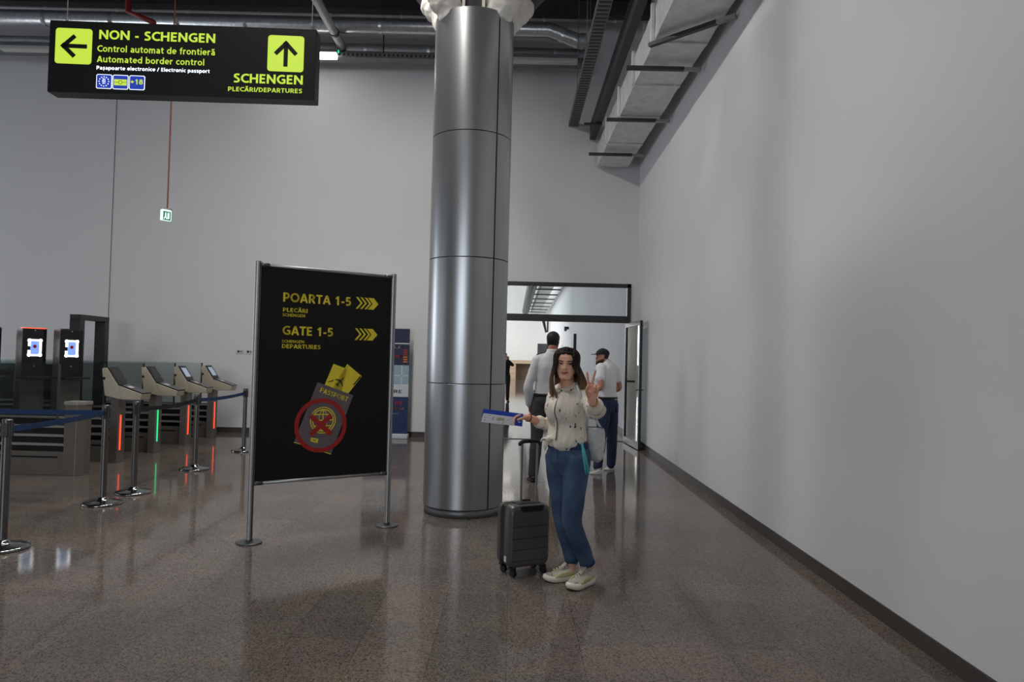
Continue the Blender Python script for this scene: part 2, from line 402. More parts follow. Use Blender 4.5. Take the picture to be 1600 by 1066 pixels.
mx.inputs[6].default_value = lin((228, 219, 206)); Lk.new(rp.outputs['Color'], mx.inputs[7]); Lk.new(mx.outputs[2], b.inputs['Base Color'])
b.inputs['Roughness'].default_value = .65
# washed blue jeans: worn pale on the thighs
m, N, Lk, b = node_mat('jeans_blue')
tc = N.new('ShaderNodeTexCoord')
n1 = N.new('ShaderNodeTexNoise'); n1.inputs['Scale'].default_value = 5; n1.inputs['Detail'].default_value = 6; Lk.new(tc.outputs['Object'], n1.inputs['Vector'])
rp = N.new('ShaderNodeValToRGB'); e = rp.color_ramp.elements; e[0].position = .3; e[1].position = .72
e[0].color = lin((42, 62, 92)); e[1].color = lin((78, 102, 132)); Lk.new(n1.outputs['Fac'], rp.inputs['Fac']); Lk.new(rp.outputs['Color'], b.inputs['Base Color'])
b.inputs['Roughness'].default_value = .85
# long hair: dark roots, lighter brown ends
m, N, Lk, b = node_mat('hair_brown')
tc = N.new('ShaderNodeTexCoord'); sx = N.new('ShaderNodeSeparateXYZ'); Lk.new(tc.outputs['Object'], sx.inputs[0])
mr = N.new('ShaderNodeMapRange'); mr.inputs[1].default_value = 1.30; mr.inputs[2].default_value = 1.56; Lk.new(sx.outputs['Z'], mr.inputs[0])
mp = N.new('ShaderNodeMapping'); mp.inputs['Scale'].default_value = (90, 90, 6); Lk.new(tc.outputs['Object'], mp.inputs['Vector'])
n1 = N.new('ShaderNodeTexNoise'); n1.inputs['Scale'].default_value = 1; n1.inputs['Detail'].default_value = 3; Lk.new(mp.outputs[0], n1.inputs['Vector'])
ma = N.new('ShaderNodeMath'); ma.operation = 'MULTIPLY_ADD'; ma.inputs[1].default_value = .9; Lk.new(n1.outputs['Fac'], ma.inputs[0]); 
sb = N.new('ShaderNodeMath'); sb.operation = 'SUBTRACT'; sb.inputs[1].default_value = .45; Lk.new(mr.outputs[0], sb.inputs[0]); Lk.new(sb.outputs[0], ma.inputs[2])
rp = N.new('ShaderNodeValToRGB'); e = rp.color_ramp.elements; e[0].position = .05; e[1].position = .85
e[0].color = lin((132, 98, 72)); e[1].color = lin((30, 22, 19)); Lk.new(ma.outputs[0], rp.inputs['Fac']); Lk.new(rp.outputs['Color'], b.inputs['Base Color'])
b.inputs['Roughness'].default_value = .65; b.inputs['Specular IOR Level'].default_value = .15

# ---------------------------------------------------------------- the setting
BW = 14.2                                   # inner face of the back wall
def rwx(y): return 2.285+.0098*y            # inner face of the right wall
YF, YB = 60.0, -9.0
XL = -18.0
CZ = 8.45
struct(MB().mm((XL-.2, YB-.2, -.1), (3.4, YF+.3, 0)).build('floor', 'granite_floor'))
struct(MB().prism([(rwx(YB), YB, 0), (rwx(YF), YF, 0), (rwx(YF)+.2, YF, 0), (rwx(YB)+.2, YB, 0)], (0, 0, CZ)).build('wall_right', 'wall_paint'))
DX0, DX1, DZ = -.95, 2.30, 3.125            # clear opening of the doorway
b_ = MB()
b_.mm((XL, BW, 0), (DX0, BW+.2, CZ)); b_.mm((DX1, BW, 0), (rwx(BW)+.02, BW+.2, CZ)); b_.mm((DX0, BW, DZ), (DX1, BW+.2, CZ))
struct(b_.build('wall_back', 'wall_paint'))
struct(MB().mm((XL, YB-.2, 0), (rwx(YB), YB, CZ)).build('wall_front', 'wall_paint'))
b_ = MB()                                   # left side: wall below and above a strip of glazing
b_.mm((XL-.2, YB, 0), (XL, BW+.2, .6)); b_.mm((XL-.2, YB, 4.6), (XL, BW+.2, CZ)); b_.mm((XL-.2, YB, .6), (XL, -1, 4.6)); b_.mm((XL-.2, 13.9, .6), (XL, BW+.2, 4.6))
struct(b_.build('wall_left', 'wall_paint'))
w1 = struct(MB().mm((XL-.1, -1, .6), (XL-.09, 13.9, 4.6)).build('window_1', 'glass_clear'))
fr = MB()
for i in range(16): fr.mm((XL-.14, -1+i-.03, .6), (XL-.05, -1+i+.03, 4.6))
fr.build('window_frame', 'frame_dark', w1)
# hall beyond the door
struct(MB().mm((-11.2, YF, 0), (rwx(YF)+.2, YF+.2, CZ)).build('wall_far', 'far_wall_paint'))
b_ = MB(); b_.mm((-11.2, BW+.2, 0), (-11, YF, .7)); b_.mm((-11.2, BW+.2, 7.6), (-11, YF, CZ))
for y in (BW+.2, 22, 31, 40, 49, YF-1): b_.mm((-11.2, y, .7), (-11, y+.8, 7.6))
struct(b_.build('wall_far_left', 'far_wall_paint'))
w2 = struct(MB().mm((-11.12, BW+1, .7), (-11.11, YF, 7.6)).build('window_2', 'glass_clear'))
# corrugated roof deck: ribs run away from the camera
def deck(name, x0, x1, y0, y1, z, m):
    d = MB(); n = int((x1-x0)/.3); prof = []
    for i in range(n):
        x = x0+i*.3; prof += [(x, z), (x+.1, z), (x+.14, z-.1), (x+.26, z-.1)]
    prof.append((x0+n*.3, z)); prof.append((x1+.01, z))
    vs = []; fs = []
    for x, zz in prof: vs += [(x, y0, zz), (x, y1, zz)]
    for x, zz in prof: vs += [(x, y0, z+.15), (x, y1, z+.15)]
    k = len(prof)
    for i in range(k-1):
        fs.append((2*i, 2*i+1, 2*i+3, 2*i+2)); a = 2*k
        fs.append((a+2*i, a+2*i+2, a+2*i+3, a+2*i+1)); fs.append((2*i, 2*i+2, a+2*i+2, a+2*i)); fs.append((2*i+1, a+2*i+1, a+2*i+3, 2*i+3))
    return struct(d.add(vs, fs).build(name, m))
deck('ceiling', XL, 2.6, YB, BW+.2, CZ+.1, 'deck')
deck('ceiling_far', -11.2, 3.0, BW+.2, YF+.2, CZ+.1, 'far_wall_paint')
# skirting of dark granite
bb = MB(); bb.prism([(rwx(YB)-.012, YB, 0), (rwx(BW)-.012, BW, 0), (rwx(BW), BW, 0), (rwx(YB), YB, 0)], (0, 0, .1))
struct(bb.build('baseboard_right', 'skirting'))
bb = MB(); bb.prism([(rwx(BW+.2)-.012, BW+.2, 0), (rwx(YF)-.012, YF, 0), (rwx(YF), YF, 0), (rwx(BW+.2), BW+.2, 0)], (0, 0, .1))
struct(bb.build('baseboard_far_right', 'skirting'))
struct(MB().mm((XL, BW-.012, 0), (DX0-.02, BW, .1)).build('baseboard_back', 'skirting'))
struct(MB().mm((DX0, BW+.02, 0), (DX1, BW+.12, .008)).build('trim_2', 'alu_dark'))
struct(MB().mm((-11, YF-.012, 0), (2.8, YF, .1)).build('baseboard_far', 'skirting'))
struct(MB().mm((-8.068, BW-.004, 0), (-8.058, BW, 7.0)).build('trim_1', 'alu_dark'))

# doorway: dark frame, glazed transom, two glazed leaves swung open towards the camera
d1 = bpy.data.objects.new('door_1', None); C.objects.link(d1); d1.location = (.7, BW, 0); struct(d1)
f_ = MB(); y0, y1 = BW-.03, BW+.09
f_.mm((DX0, y0, 0), (DX0+.075, y1, DZ)); f_.mm((DX1-.075, y0, 0), (DX1, y1, DZ))
f_.mm((DX0, y0, DZ-.075), (DX1, y1, DZ)); f_.mm((DX0+.075, y0, 2.35), (DX1-.075, y1, 2.485))
f_.build('door_frame', 'frame_dark', d1, bevel=.004)
MB().mm((DX0+.075, BW+.02, 2.485), (DX1-.075, BW+.032, DZ-.075)).build('transom_glass', 'glass_clear', d1)
def leaf(h, e, side):
    h, e = V(h), V(e); u = (e-h); L = u.length; u /= L; n = V((-u.y, u.x, 0))
    def bar(a0, a1, z0, z1, t): 
        return [h+u*a0+V((0, 0, z0))-n*t, h+u*a1+V((0, 0, z0))-n*t, h+u*a1+V((0, 0, z1))-n*t, h+u*a0+V((0, 0, z1))-n*t]
    lf = MB()
    for a0, a1, z0, z1 in ((0, .085, .012, 2.335), (L-.085, L, .012, 2.335), (.085, L-.085, 2.25, 2.335), (.085, L-.085, .012, .13)):
        lf.prism(bar(a0, a1, z0, z1, .025), n*.05)
    o = lf.build('door_leaf', 'frame_dark', d1, bevel=.003)
    MB().prism(bar(.085, L-.085, .13, 2.25, .004), n*.008).build('glass_pane', 'glass_clear', o)
    hb = MB(); q = h+u*(L-.05)+V((0, 0, 1.08))
    for sg in (-1, 1):
        hb.cyl(q, q+n*.06*sg, .009, 10); hb.tube([q+n*.06*sg, q+n*.06*sg-u*.1], .009, seg=8)
    hb.build('handle', 'black_plastic', o, smooth=True)
leaf((2.215, BW-.035, 0), (2.285, BW-1.33, 0), 1)
leaf((-.87, BW-.035, 0), (-.93, BW-1.33, 0), -1)
for x in (-5.424, -5.233):
    s_ = thing('wall_socket', 'white double wall socket with dark inserts, %s of the pair on the back wall' % ('left one' if x < -5.3 else 'right one'), 'socket', (x, BW, 1.6), 'wall sockets on the back wall')
    MB().mm((x-.075, BW-.012, 1.555), (x+.075, BW, 1.645)).build('cover_plate', 'socket_white', s_, bevel=.004)
    MB().mm((x-.045, BW-.016, 1.58), (x-.005, BW-.011, 1.62)).build('socket_insert', 'black_plastic', s_)
    MB().mm((x+.012, BW-.016, 1.585), (x+.045, BW-.011, 1.615)).build('socket_insert', 'cabinet_gray', s_)

# ---------------------------------------------------------------- roof services
for k, (y, z) in enumerate(((13.25, 8.22), (8.2, 8.22), (3.2, 8.22), (-1.8, 8.22))):
    bm_ = MB(); bm_.mm((XL, y-.11, z-.2), (rwx(y)-.01, y+.11, z-.18)); bm_.mm((XL, y-.11, z+.1), (rwx(y)-.01, y+.11, z+.12)); bm_.mm((XL, y-.012, z-.18), (rwx(y)-.01, y+.012, z+.1))
    tag(bm_.build('roof_beam', 'steel_dark'), ['dark steel roof beam nearest the back wall, above the round ducts', 'dark steel roof beam above the metal column', 'dark steel roof beam over the middle of the hall', 'dark steel roof beam behind the camera'][k], 'beam', 'steel roof beams')
def round_duct(name, label, pts, r, m='galv', rings=1.2):
    d = MB(); d.tube(pts, r, seg=24, round_ends=False, sub=0)
    o = d.build(name, m, None, smooth=True); tag(o, label, 'duct')
    rg = MB()
    for i in range(len(pts)-1):
        a, b2 = V(pts[i]), V(pts[i+1]); n = max(1, int((b2-a).length/rings)); t = (b2-a).normalized()
        for k in range(n):
            q = a+(b2-a)*(k+.5)/n; rg.cyl(q-t*.025, q+t*.025, r+.008, 24)
    rg.build_each('joint_ring', m, o, smooth=False)
    return o
round_duct('ventilation_duct', 'lower round silver duct along the back wall just above the cable tray', [(XL, 13.55, 7.42), (1.25, 13.55, 7.42)], .115, 'galv')
round_duct('ventilation_duct', 'upper round silver duct near the roof deck, bending down at its right end', [(XL, 13.0, 7.63), (.50, 13.0, 7.63), (1.02, 13.0, 7.44), (1.2, 13.0, 7.44)], .14, 'galv')
round_duct('conduit_pipe', 'thin grey pipe running just under the roof deck beside the upper duct', [(XL, 12.6, 7.63), (2.3, 12.6, 7.63)], .022, 'pipe_paint')
# cable tray with hanging lamps under it
t_ = thing('cable_tray', 'perforated cable tray running along the back wall under the silver duct', 'cable tray', (0, 13.5, 7.2))
tr = MB(); tr.mm((XL, 13.36, 7.2), (1.35, 13.37, 7.29)); tr.mm((XL, 13.63, 7.2), (1.35, 13.64, 7.29)); tr.mm((XL, 13.36, 7.195), (1.35, 13.64, 7.2))
tr.build('tray_channel', 'steel_grey', t_)
sl = MB(); x = -11.0
while x < 1.3: sl.mm((x, 13.352, 7.225), (x+.03, 13.361, 7.27)); x += .085
sl.build('tray_slots', 'black_plastic', t_)
ha = MB()
for x in (-10.6, -7, -5.25, -2.6, -.55): ha.cyl((x, 13.385, 7.2), (x, 13.385, CZ), .012, 8)
ha.build_each('hanger', 'steel_dark', t_)
for x0, on, lab in ((-9.75, 0, 'unlit strip lamp under the cable tray left of the hanging black sign'), (-4.93, 1, 'lit white strip lamp glowing under the cable tray beside the hanging sign'), (-.42, 0, 'unlit strip lamp under the cable tray right of the metal column')):
    l_ = thing('strip_lamp', lab, 'ceiling light', (x0+.75, 13.26, 7.12), 'strip lamps under the cable tray')
    MB().mm((x0, 13.2, 7.22), (x0+1.5, 13.33, 7.28)).build('lamp_body', 'steel_grey', l_, bevel=.01)
    MB().mm((x0+.01, 13.19, 7.12), (x0+1.49, 13.34, 7.22)).build('diffuser', 'lamp_glow' if on else 'lamp_off', l_, bevel=.03)
    if on: MB().mm((x0+1.5, 13.27, 7.24), (x0+1.52, 13.29, 7.29)).build('indicator', 'led_green', l_)
# lamps in rows under the deck (they light the hall)
for k, (x, y, z) in enumerate(LAMPS):
    l_ = thing('pendant_lamp', 'linear lamp hung below the roof deck, %s' % ['farthest from the back wall', 'third from the back wall', 'second from the back wall', 'nearest the back wall'][k], 'ceiling light', (x, y, z), 'linear lamps below the roof deck')
    MB().mm((x-.07, y-.75, z), (x+.07, y+.75, z+.07)).build('lamp_body', 'steel_grey', l_, bevel=.01)
    MB().mm((x-.08, y-.74, z-.07), (x+.08, y+.74, z)).build('diffuser', 'lamp_glow', l_, bevel=.02)
    wr = MB(); wr.cyl((x, y-.6, z+.07), (x, y-.6, CZ), .004, 6); wr.cyl((x, y+.6, z+.07), (x, y+.6, CZ), .004, 6); wr.build_each('wire', 'steel_dark', l_)
    area('lamp_light', (x, y, z-.09), (0, 0, 0), .16, 1.45, LAMP_W, LAMP_COL)
# pale pipe running towards the viewer
p_ = MB(); p_.tube([(-3.38, 13.42, 7.40), (-3.38, YB, 7.40)], .078, seg=16, round_ends=False)
o = tag(p_.build('overhead_pipe', 'pipe_paint', None, smooth=True), 'pale grey pipe running towards the camera above the hanging sign', 'pipe')
q_ = MB(); [q_.cyl((-3.38, y, 7.40), (-3.38, y+.06, 7.40), .09, 16) for y in (12.75, 9, 5, 1)]; q_.build_each('pipe_collar', 'steel_dark', o)
s_ = MB(); s_.tube([(-6.85, 12.3, 8.40), (-6.85, 12.3, 7.46), (-6.4, 12.3, 7.28)], .05, seg=12); tag(s_.build('fire_pipe', 'red_paint', None, smooth=True), 'short dark red pipe stub by the roof above the hanging sign', 'pipe')
# ladder tray and dark duct running along the right wall
t_ = thing('cable_tray', 'dark ladder cable tray running towards the camera, left of the foil duct', 'cable tray', (1.08, 10, 6.25))
tr = MB(); y = YB+1
tr.mm((.985, y, 6.25), (.997, BW-.02, 6.33)); tr.mm((1.165, y, 6.25), (1.177, BW-.02, 6.33)); tr.build_each('side_rail', 'steel_grey', t_)
MB().mm((.99, YB+1, 6.245), (1.17, BW-.02, 6.252)).build('tray_floor', 'steel_grey', t_)
rg = MB(); y = 4.
y = 5.0
while y < BW-.1: rg.mm((1.0, y, 6.240), (1.16, y+.045, 6.2452)); y += .11
rg.build_each('rung', 'steel_dark', t_)
cb = MB(); [cb.tube([(1.02+.035*i, YB+1, 6.285), (1.02+.035*i, BW-.05, 6.285)], .014, seg=8) for i in range(4)]; cb.build_each('cable', 'black_plastic', t_, smooth=True)
ha = MB(); [ha.cyl((xx, yy, 6.25), (xx, yy, CZ), .006, 6) for yy in (12.2, 10.6, 8) for xx in (.98, 1.182)]; ha.build_each('hanger', 'steel_grey', t_)
o = MB().mm((1.41, -2, 5.98), (1.53, BW-.05, 6.3)).build('cable_trunking', 'steel_dark'); tag(o, 'dark closed trunking just above and behind the foil duct', 'trunking')
o = MB().mm((1.20, 13.12, 5.94), (1.53, 13.17, 5.98)).build('bracket_bar', 'steel_dark'); tag(o, 'short dark bar sticking out left under the dark trunking', 'bracket')
def dxl(y): return 1.56+(14.2-max(y, 4))*.0075 - max(0, 4-y)*.006
def dxr(y): return 2.17+(14.2-max(y, 7))*.0134 - max(0, 7-y)*.012
dz0, dz1 = 5.44, 5.86
t_ = thing('foil_duct', 'rectangular duct wrapped in silver foil running along the right wall', 'duct', (1.9, 8, 5.44))
ys = [14.12, 12.6, 11.2, 9.9, 8.56, 7.1, 5, 2, -2, -6]
rnd = random.Random(4); nx, nz = 8, 5; vs = []; fs = []
ys2 = []; 
for a, b2 in zip(ys, ys[1:]):
    k = max(3, int((a-b2)/.18)); ys2 += [a+(b2-a)*i/k for i in range(k)]
ys2.append(ys[-1])
ring = []
for i in range(nx+1): ring.append((i/nx, 0))
for j in range(1, nz+1): ring.append((1, j/nz))
for i in range(nx-1, -1, -1): ring.append((i/nx, 1))
for j in range(nz-1, 0, -1): ring.append((0, j/nz))
for y in ys2:
    for (a, c) in ring:
        p = V((dxl(y)+(dxr(y)-dxl(y))*a, y, dz0+(dz1-dz0)*c))
        p += V((noise.noise(p*3.1), 0, noise.noise(p*3.1+V((9, 2, 1)))))*.012
        vs.append(p)
n = len(ring)
for i in range(len(ys2)-1):
    for k in range(n): fs.append((i*n+k, (i+1)*n+k, (i+1)*n+(k+1) % n, i*n+(k+1) % n))
fs.append(tuple(range(n))); fs.append(tuple(range(len(vs)-1, len(vs)-n-1, -1)))
MB().add(vs, fs).build('duct_body', 'foil', t_)
for y in ys[1:8]:
    a, c = dxl(y), dxr(y); fl = MB()
    fl.mm((a-.045, y-.03, dz0-.01), (a, y+.03, dz1+.05)); fl.mm((a-.02, y-.03, dz0-.025), (c, y+.03, dz0))
    fl.build('duct_flange', 'foil', t_, bevel=.006)
for p, q in (((1.29, 13.05), (2.30, 13.05)), ((1.37, 11.16), (2.36, 11.16)), ((1.37, 9.17), (2.33, 9.17)), ((1.54, 8.5), (2.33, 7.72))):
    k = [13.05, 11.16, 9.17, 8.5].index(p[1])
    s_ = thing('support_rail', ['dark support rail under the foil duct nearest the back wall', 'second dark support rail under the foil duct from the back wall', 'third dark support rail under the foil duct from the back wall', 'slanted dark support rail under the near end of the foil duct'][k], 'bracket', (p[0], p[1], 5.38), 'support rails under the foil duct')
    a, c = V((p[0], p[1], 5.352)), V((q[0], q[1], 5.352)); t = (c-a).normalized(); nn = V((-t.y, t.x, 0))*.03
    MB().prism([a-nn, c-t*.22-nn, c-t*.22+nn, a+nn], (0, 0, .045)).build('rail', 'steel_dark', s_)
    MB().prism([c-t*.22-nn, c-nn, c+nn, c-t*.22+nn], (0, 0, .04)).build('wall_clip', 'pipe_paint', s_)
# ---------------------------------------------------------------- the metal column
CX, CY, CR = -.487, 7.415, .408
col = thing('column', 'tall round column clad in satin metal panels, in the middle of the hall', 'column', (CX, CY, 0))
MB().cyl((CX, CY, 0), (CX, CY, 5.05), CR-.018, 40).build('core', 'black_plastic', col, smooth=False)
MB().lathe([(CR-.045, 0), (CR-.012, 0), (CR-.012, .072), (CR-.02, .075)], (CX, CY, 0), 48).build('base_ring', 'steel_grey', col, smooth=True)
SEAM = math.radians(-90+41)
for i, (z0, z1) in enumerate(((.085, 1.312), (1.319, 2.564), (2.571, 3.822), (3.829, 5.06))):
    for h in (0, 1):
        a0 = SEAM+h*PI+.018; a1 = SEAM+(h+1)*PI-.018
        MB().lathe([(CR-.012, z0), (CR-.002, z0), (CR, z0+.002), (CR, z1-.002), (CR-.002, z1), (CR-.012, z1)], (CX, CY, 0), 40, a0, a1).build('cladding_panel', 'column_metal', col, smooth=True).modifiers.new('e', 'EDGE_SPLIT').split_angle = .6
cr_ = MB(); cr_.mm((CX-.085, CY-.30, 5.0), (CX+.085, CY+.2, 6.2))
cr_.build('core_steel', 'steel_dark', col)
fl = MB(); fl.mm((CX-.115, CY-.33, 5.0), (CX-.085, CY+.25, 6.2)); fl.mm((CX+.085, CY-.33, 5.0), (CX+.115, CY+.25, 6.2)); fl.build_each('core_flange', 'plastic_white', col)
for sx_ in (-1, 1):
    for sy_ in (-1, 1):
        st = MB(); st.tube([(CX+.22*sx_, CY+.16*sy_, 5.03), (CX+.95*sx_, CY+.75*sy_, 6.1), (CX+2.2*sx_, CY+1.75*sy_, 8.0)], .1, seg=18)
        o = st.build('strut', 'steel_grey' if sy_ < 0 else 'steel_dark', col, smooth=True)
        pw = MB(); rnd = random.Random(7+sx_*3+sy_)
        base = V((CX+.23*sx_, CY+.18*sy_, 5.06)); d = (V((.73*sx_, .59*sy_, 1.07))).normalized()
        for k in range(5):
            q = base+d*(.12*k); pw.ell(q+V((0, 0, .01)), (.145+rnd.random()*.03, .145+rnd.random()*.03, .11+rnd.random()*.03))
        for k in range(3):
            q = base+V((.05*sx_+rnd.uniform(-.08, .08), -.05*sy_+rnd.uniform(-.08, .08), -.02)); pw.tube([q, q+V((.03*sx_, 0, -.07)), q+V((.02*sx_, 0, -.15-.05*rnd.random()))], [(.03, .012), (.018, .008), (.006, .005)])
        pw.build('plastic_wrap', 'plastic_white', o, remesh=.018, relax=3, wrinkle=(.012, 15, 1))

# ---------------------------------------------------------------- standing direction board
BL_ = V((-2.142, 5.944, 0)); BU = V((.8115, .5843, 0)).normalized(); BN = V((BU.y, -BU.x, 0)); BWID = 1.2408
def bp_(x, z, lift=0.): return BL_+BU*x+V((0, 0, z))+BN*lift
bd = thing('direction_board', 'black standing direction board on two aluminium posts with yellow gate arrows', 'sign', tuple(bp_(BWID/2, 0)))
MB().prism([bp_(.02, .50, -.008), bp_(BWID-.02, .50, -.008), bp_(BWID-.02, 2.295, -.008), bp_(.02, 2.295, -.008)], BN*.016).build('panel', 'board_black', bd)
for x in (0, BWID):
    po = MB(); po.tube([bp_(x, .012), bp_(x, 2.335)], .026, seg=20, round_ends=False)
    o = po.build('post', 'alu', bd, smooth=True); o.modifiers.new('e', 'EDGE_SPLIT').split_angle = .6
    gv = MB(); gv.mm((0, 0, 0), (0, 0, 0)); 
    gv = MB(); s_ = BU*(.009 if x == 0 else -.003); gv.prism([bp_(x, .03, .0215)+s_-BU*.004, bp_(x, .03, .0215)+s_+BU*.004, bp_(x, 2.32, .0215)+s_+BU*.004, bp_(x, 2.32, .0215)+s_-BU*.004], BN*.004)
    gv.build('groove', 'black_plastic', o)
    MB().lathe([(0, 0), (.105, 0), (.105, .01), (.098, .014), (.03, .02), (.03, .032), (.0, .032)], tuple(bp_(x, 0)), 32).build('foot_plate', 'alu_dark', o, smooth=False)
for z in (.488, 2.306):
    rl = MB(); rl.tube([bp_(.02, z, .002), bp_(BWID-.02, z, .002)], .015, seg=16, round_ends=False); o = rl.build('cross_rail', 'alu', bd, smooth=True)
    cl = MB()
    for x in (.055, BWID-.055): cl.tube([bp_(x-.035, z, .002), bp_(x+.035, z, .002)], .0185, seg=16, round_ends=False)
    cl.build_each('rail_clip', 'alu_dark', o, smooth=True)
LF = .0085
for t in (('POARTA 1-5', 0.2127, 2.0102, 0.6089, 0.0786), ('PLECĂRI', 0.2143, 1.9245, 0.2118, 0.0343), ('SCHENGEN', 0.2119, 1.8852, 0.1937, 0.0257), ('GATE 1-5', 0.2159, 1.7288, 0.4462, 0.077), ('SCHENGEN', 0.2138, 1.6615, 0.1909, 0.0244), ('DEPARTURES', 0.2154, 1.6145, 0.3366, 0.036)):
    lettering(t[0], BL_, BU, t[1], t[2], t[3], t[4], 'sign_yellow_print', bd, BN, LF+.001, .022 if t[4] > .03 else .008)
def bpoly(name, polys, m, lift, parent=bd):
    q = MB()
    for P in polys: q.prism([bp_(x, z, lift) for x, z in P], BN*.0015)
    return q.build(name, m, parent)
for x0, z0 in ((.868, 1.990), (.867, 1.708)):
    h = .106; P = []
    for k in range(3):
        x = x0+k*.042; P.append([(x, z0), (x+.020, z0), (x+.066, z0+h/2), (x+.020, z0+h), (x, z0+h), (x+.046, z0+h/2)])
    x = x0+.117; P.append([(x, z0), (x+.056, z0), (x+.104, z0+h/2), (x+.056, z0+h), (x, z0+h), (x+.046, z0+h/2)])
    # concave outlines are built from two convex halves
    q = MB()
    for A in P:
        for half in ([A[0], A[1], A[2], A[5]], [A[5], A[2], A[3], A[4]]): q.prism([bp_(a, c, LF) for a, c in half], BN*.0015)
    q.build('arrow', 'sign_yellow_print', bd)
bpoly('ticket_picture', [[(0.6759, 1.4895), (0.8069, 1.4456), (0.7573, 1.2493), (0.6019, 1.3057)], [(0.8036, 1.4899), (0.9474, 1.3819), (0.8215, 1.226), (0.6827, 1.2777)]], 'sign_yellow_print', LF)
bpoly('barcode', [[(0.9301, 1.3845), (0.9399, 1.3774), (0.8737, 1.3004), (0.8641, 1.3057)]], 'print_dark', LF+.0018)
# plane silhouettes on the tickets
def plane_icon(cx, cz, s, a):
    ca, sa = math.cos(a), math.sin(a); T = lambda P: [(cx+s*(x*ca-z*sa), cz+s*(x*sa+z*ca)) for x, z in P]
    return [T([(-.09, -.9), (.09, -.9), (.1, .7), (0, 1), (-.1, .7)]), T([(-.08, .3), (-.08, -.05), (-.95, -.4), (-.95, -.25)]), T([(.08, -.05), (.08, .3), (.95, -.25), (.95, -.4)]), T([(-.05, -.6), (-.05, -.8), (-.4, -.95), (-.4, -.85)]), T([(.05, -.8), (.05, -.6), (.4, -.85), (.4, -.95)])]
bpoly('plane_icon', plane_icon(.742, 1.334, .05, -.75)+[[(.622, 1.3283), (.676, 1.3346), (.684, 1.3565), (.668, 1.343), (.640, 1.337)]], 'print_dark', LF+.002)
bpoly('passport_picture', [[(0.5349, 1.3281), (0.8691, 1.2105), (0.6788, 0.6975), (0.3457, 0.8174)]], 'print_gray', LF+.0022)
bpoly('page_edge', [[(.3457, .8174), (.3430, .8105), (.408, .790), (.411, .7945)], [(.6788, .6975), (.610, .7222), (.607, .7160), (.676, .6910)]], 'sign_yellow_print', LF+.0023)
pu = (BU*(.8117-.5556)+V((0, 0, 1))*(1.1517-1.2417)); pl_ = pu.length; pu /= pl_; pv = (V((0, 0, 1))*pu.dot(BU)-BU*pu.z).normalized()
lettering('PASSPORT', bp_(.5556, 1.2417), pu, 0, 0, pl_, .044, 'sign_yellow_print', bd, BN, LF+.0045, .02, up=pv)
def ringq(q, cx, cz, ro, ri, lift, n=48, a0=0, a1=2*PI, ex=1.):
    for k in range(n):
        a, b2 = a0+(a1-a0)*k/n, a0+(a1-a0)*(k+1)/n
        q.prism([bp_(cx+ex*r*math.cos(t), cz+r*math.sin(t), lift) for r, t in ((ri, a), (ro, a), (ro, b2), (ri, b2))], BN*.0012)
gl = MB(); gx, gz = .5945, .995
ringq(gl, gx, gz, .116, .108, LF+.004); ringq(gl, gx, gz, .098, .089, LF+.004)
for ex in (.42,): ringq(gl, gx, gz, .094, .086, LF+.004, 32, ex=ex)
gl.prism([bp_(gx-.092, gz-.004, LF+.004), bp_(gx+.092, gz-.004, LF+.004), bp_(gx+.092, gz+.004, LF+.004), bp_(gx-.092, gz+.004, LF+.004)], BN*.0012)
gl.prism([bp_(gx-.004, gz-.092, LF+.004), bp_(gx+.004, gz-.092, LF+.004), bp_(gx+.004, gz+.092, LF+.004), bp_(gx-.004, gz+.092, LF+.004)], BN*.0012)
for dz in (-.05, .05): gl.prism([bp_(gx-.076, gz+dz-.004, LF+.004), bp_(gx+.076, gz+dz-.004, LF+.004), bp_(gx+.076, gz+dz+.004, LF+.004), bp_(gx-.076, gz+dz+.004, LF+.004)], BN*.0012)
gl.build('globe_emblem', 'sign_yellow_print', bd)
bpoly('chip_emblem', [[(0.4904, 0.8492), (0.5573, 0.8334), (0.556, .821), (0.489, 0.8365)], [(0.4885, 0.8265), (0.5553, 0.812), (0.5541, 0.7966), (0.4872, 0.8134)], [(.489, .837), (.510, .832), (.509, .808), (.488, .814)], [(.535, .826), (.556, .822), (.555, .798), (.534, .803)]], 'sign_yellow_print', LF+.004)
rd = MB(); ringq(rd, .577, .951, .236, .199, LF+.0055, 64); 
def barq(q, p0, p1, t, lift):
    p0, p1 = V((p0[0], p0[1], 0)), V((p1[0], p1[1], 0)); d = (p1-p0).normalized(); n_ = V((-d.y, d.x, 0))*t/2
    q.prism([bp_(p.x, p.y, lift) for p in (p0-n_, p1-n_, p1+n_, p0+n_)], BN*.0012)
barq(rd, (.482, 1.036), (.672, .869), .043, LF+.0056); barq(rd, (.670, 1.040), (.487, .872), .043, LF+.0059)
rd.build('prohibition_mark', 'print_red', bd)

# ---------------------------------------------------------------- hanging lit sign
SL = V((-4.002, 6.0, 0)); SU = V((.999, .049, 0)).normalized(); SN = V((SU.y, -SU.x, 0)); SW = 2.238
Z0, Z1 = 3.736, 4.352
def sp_(x, z, lift=0.): return SL+SU*x+V((0, 0, z+x*.0098))+SN*lift
SUT = (SU+V((0, 0, .0098))).normalized()
hs = thing('hanging_sign', 'long black lit sign hanging from the roof with yellow arrows and NON - SCHENGEN lettering', 'sign', tuple(sp_(SW/2, Z0)))
MB().prism([sp_(0, Z0), sp_(SW, Z0), sp_(SW, Z1), sp_(0, Z1)], -SN*.15).build('housing', 'frame_dark', hs, bevel=.006)
MB().prism([sp_(.004, Z0+.004, 0), sp_(SW-.004, Z0+.004, 0), sp_(SW-.004, Z1-.004, 0), sp_(.004, Z1-.004, 0)], SN*.004).build('face_panel', 'sign_black', hs)
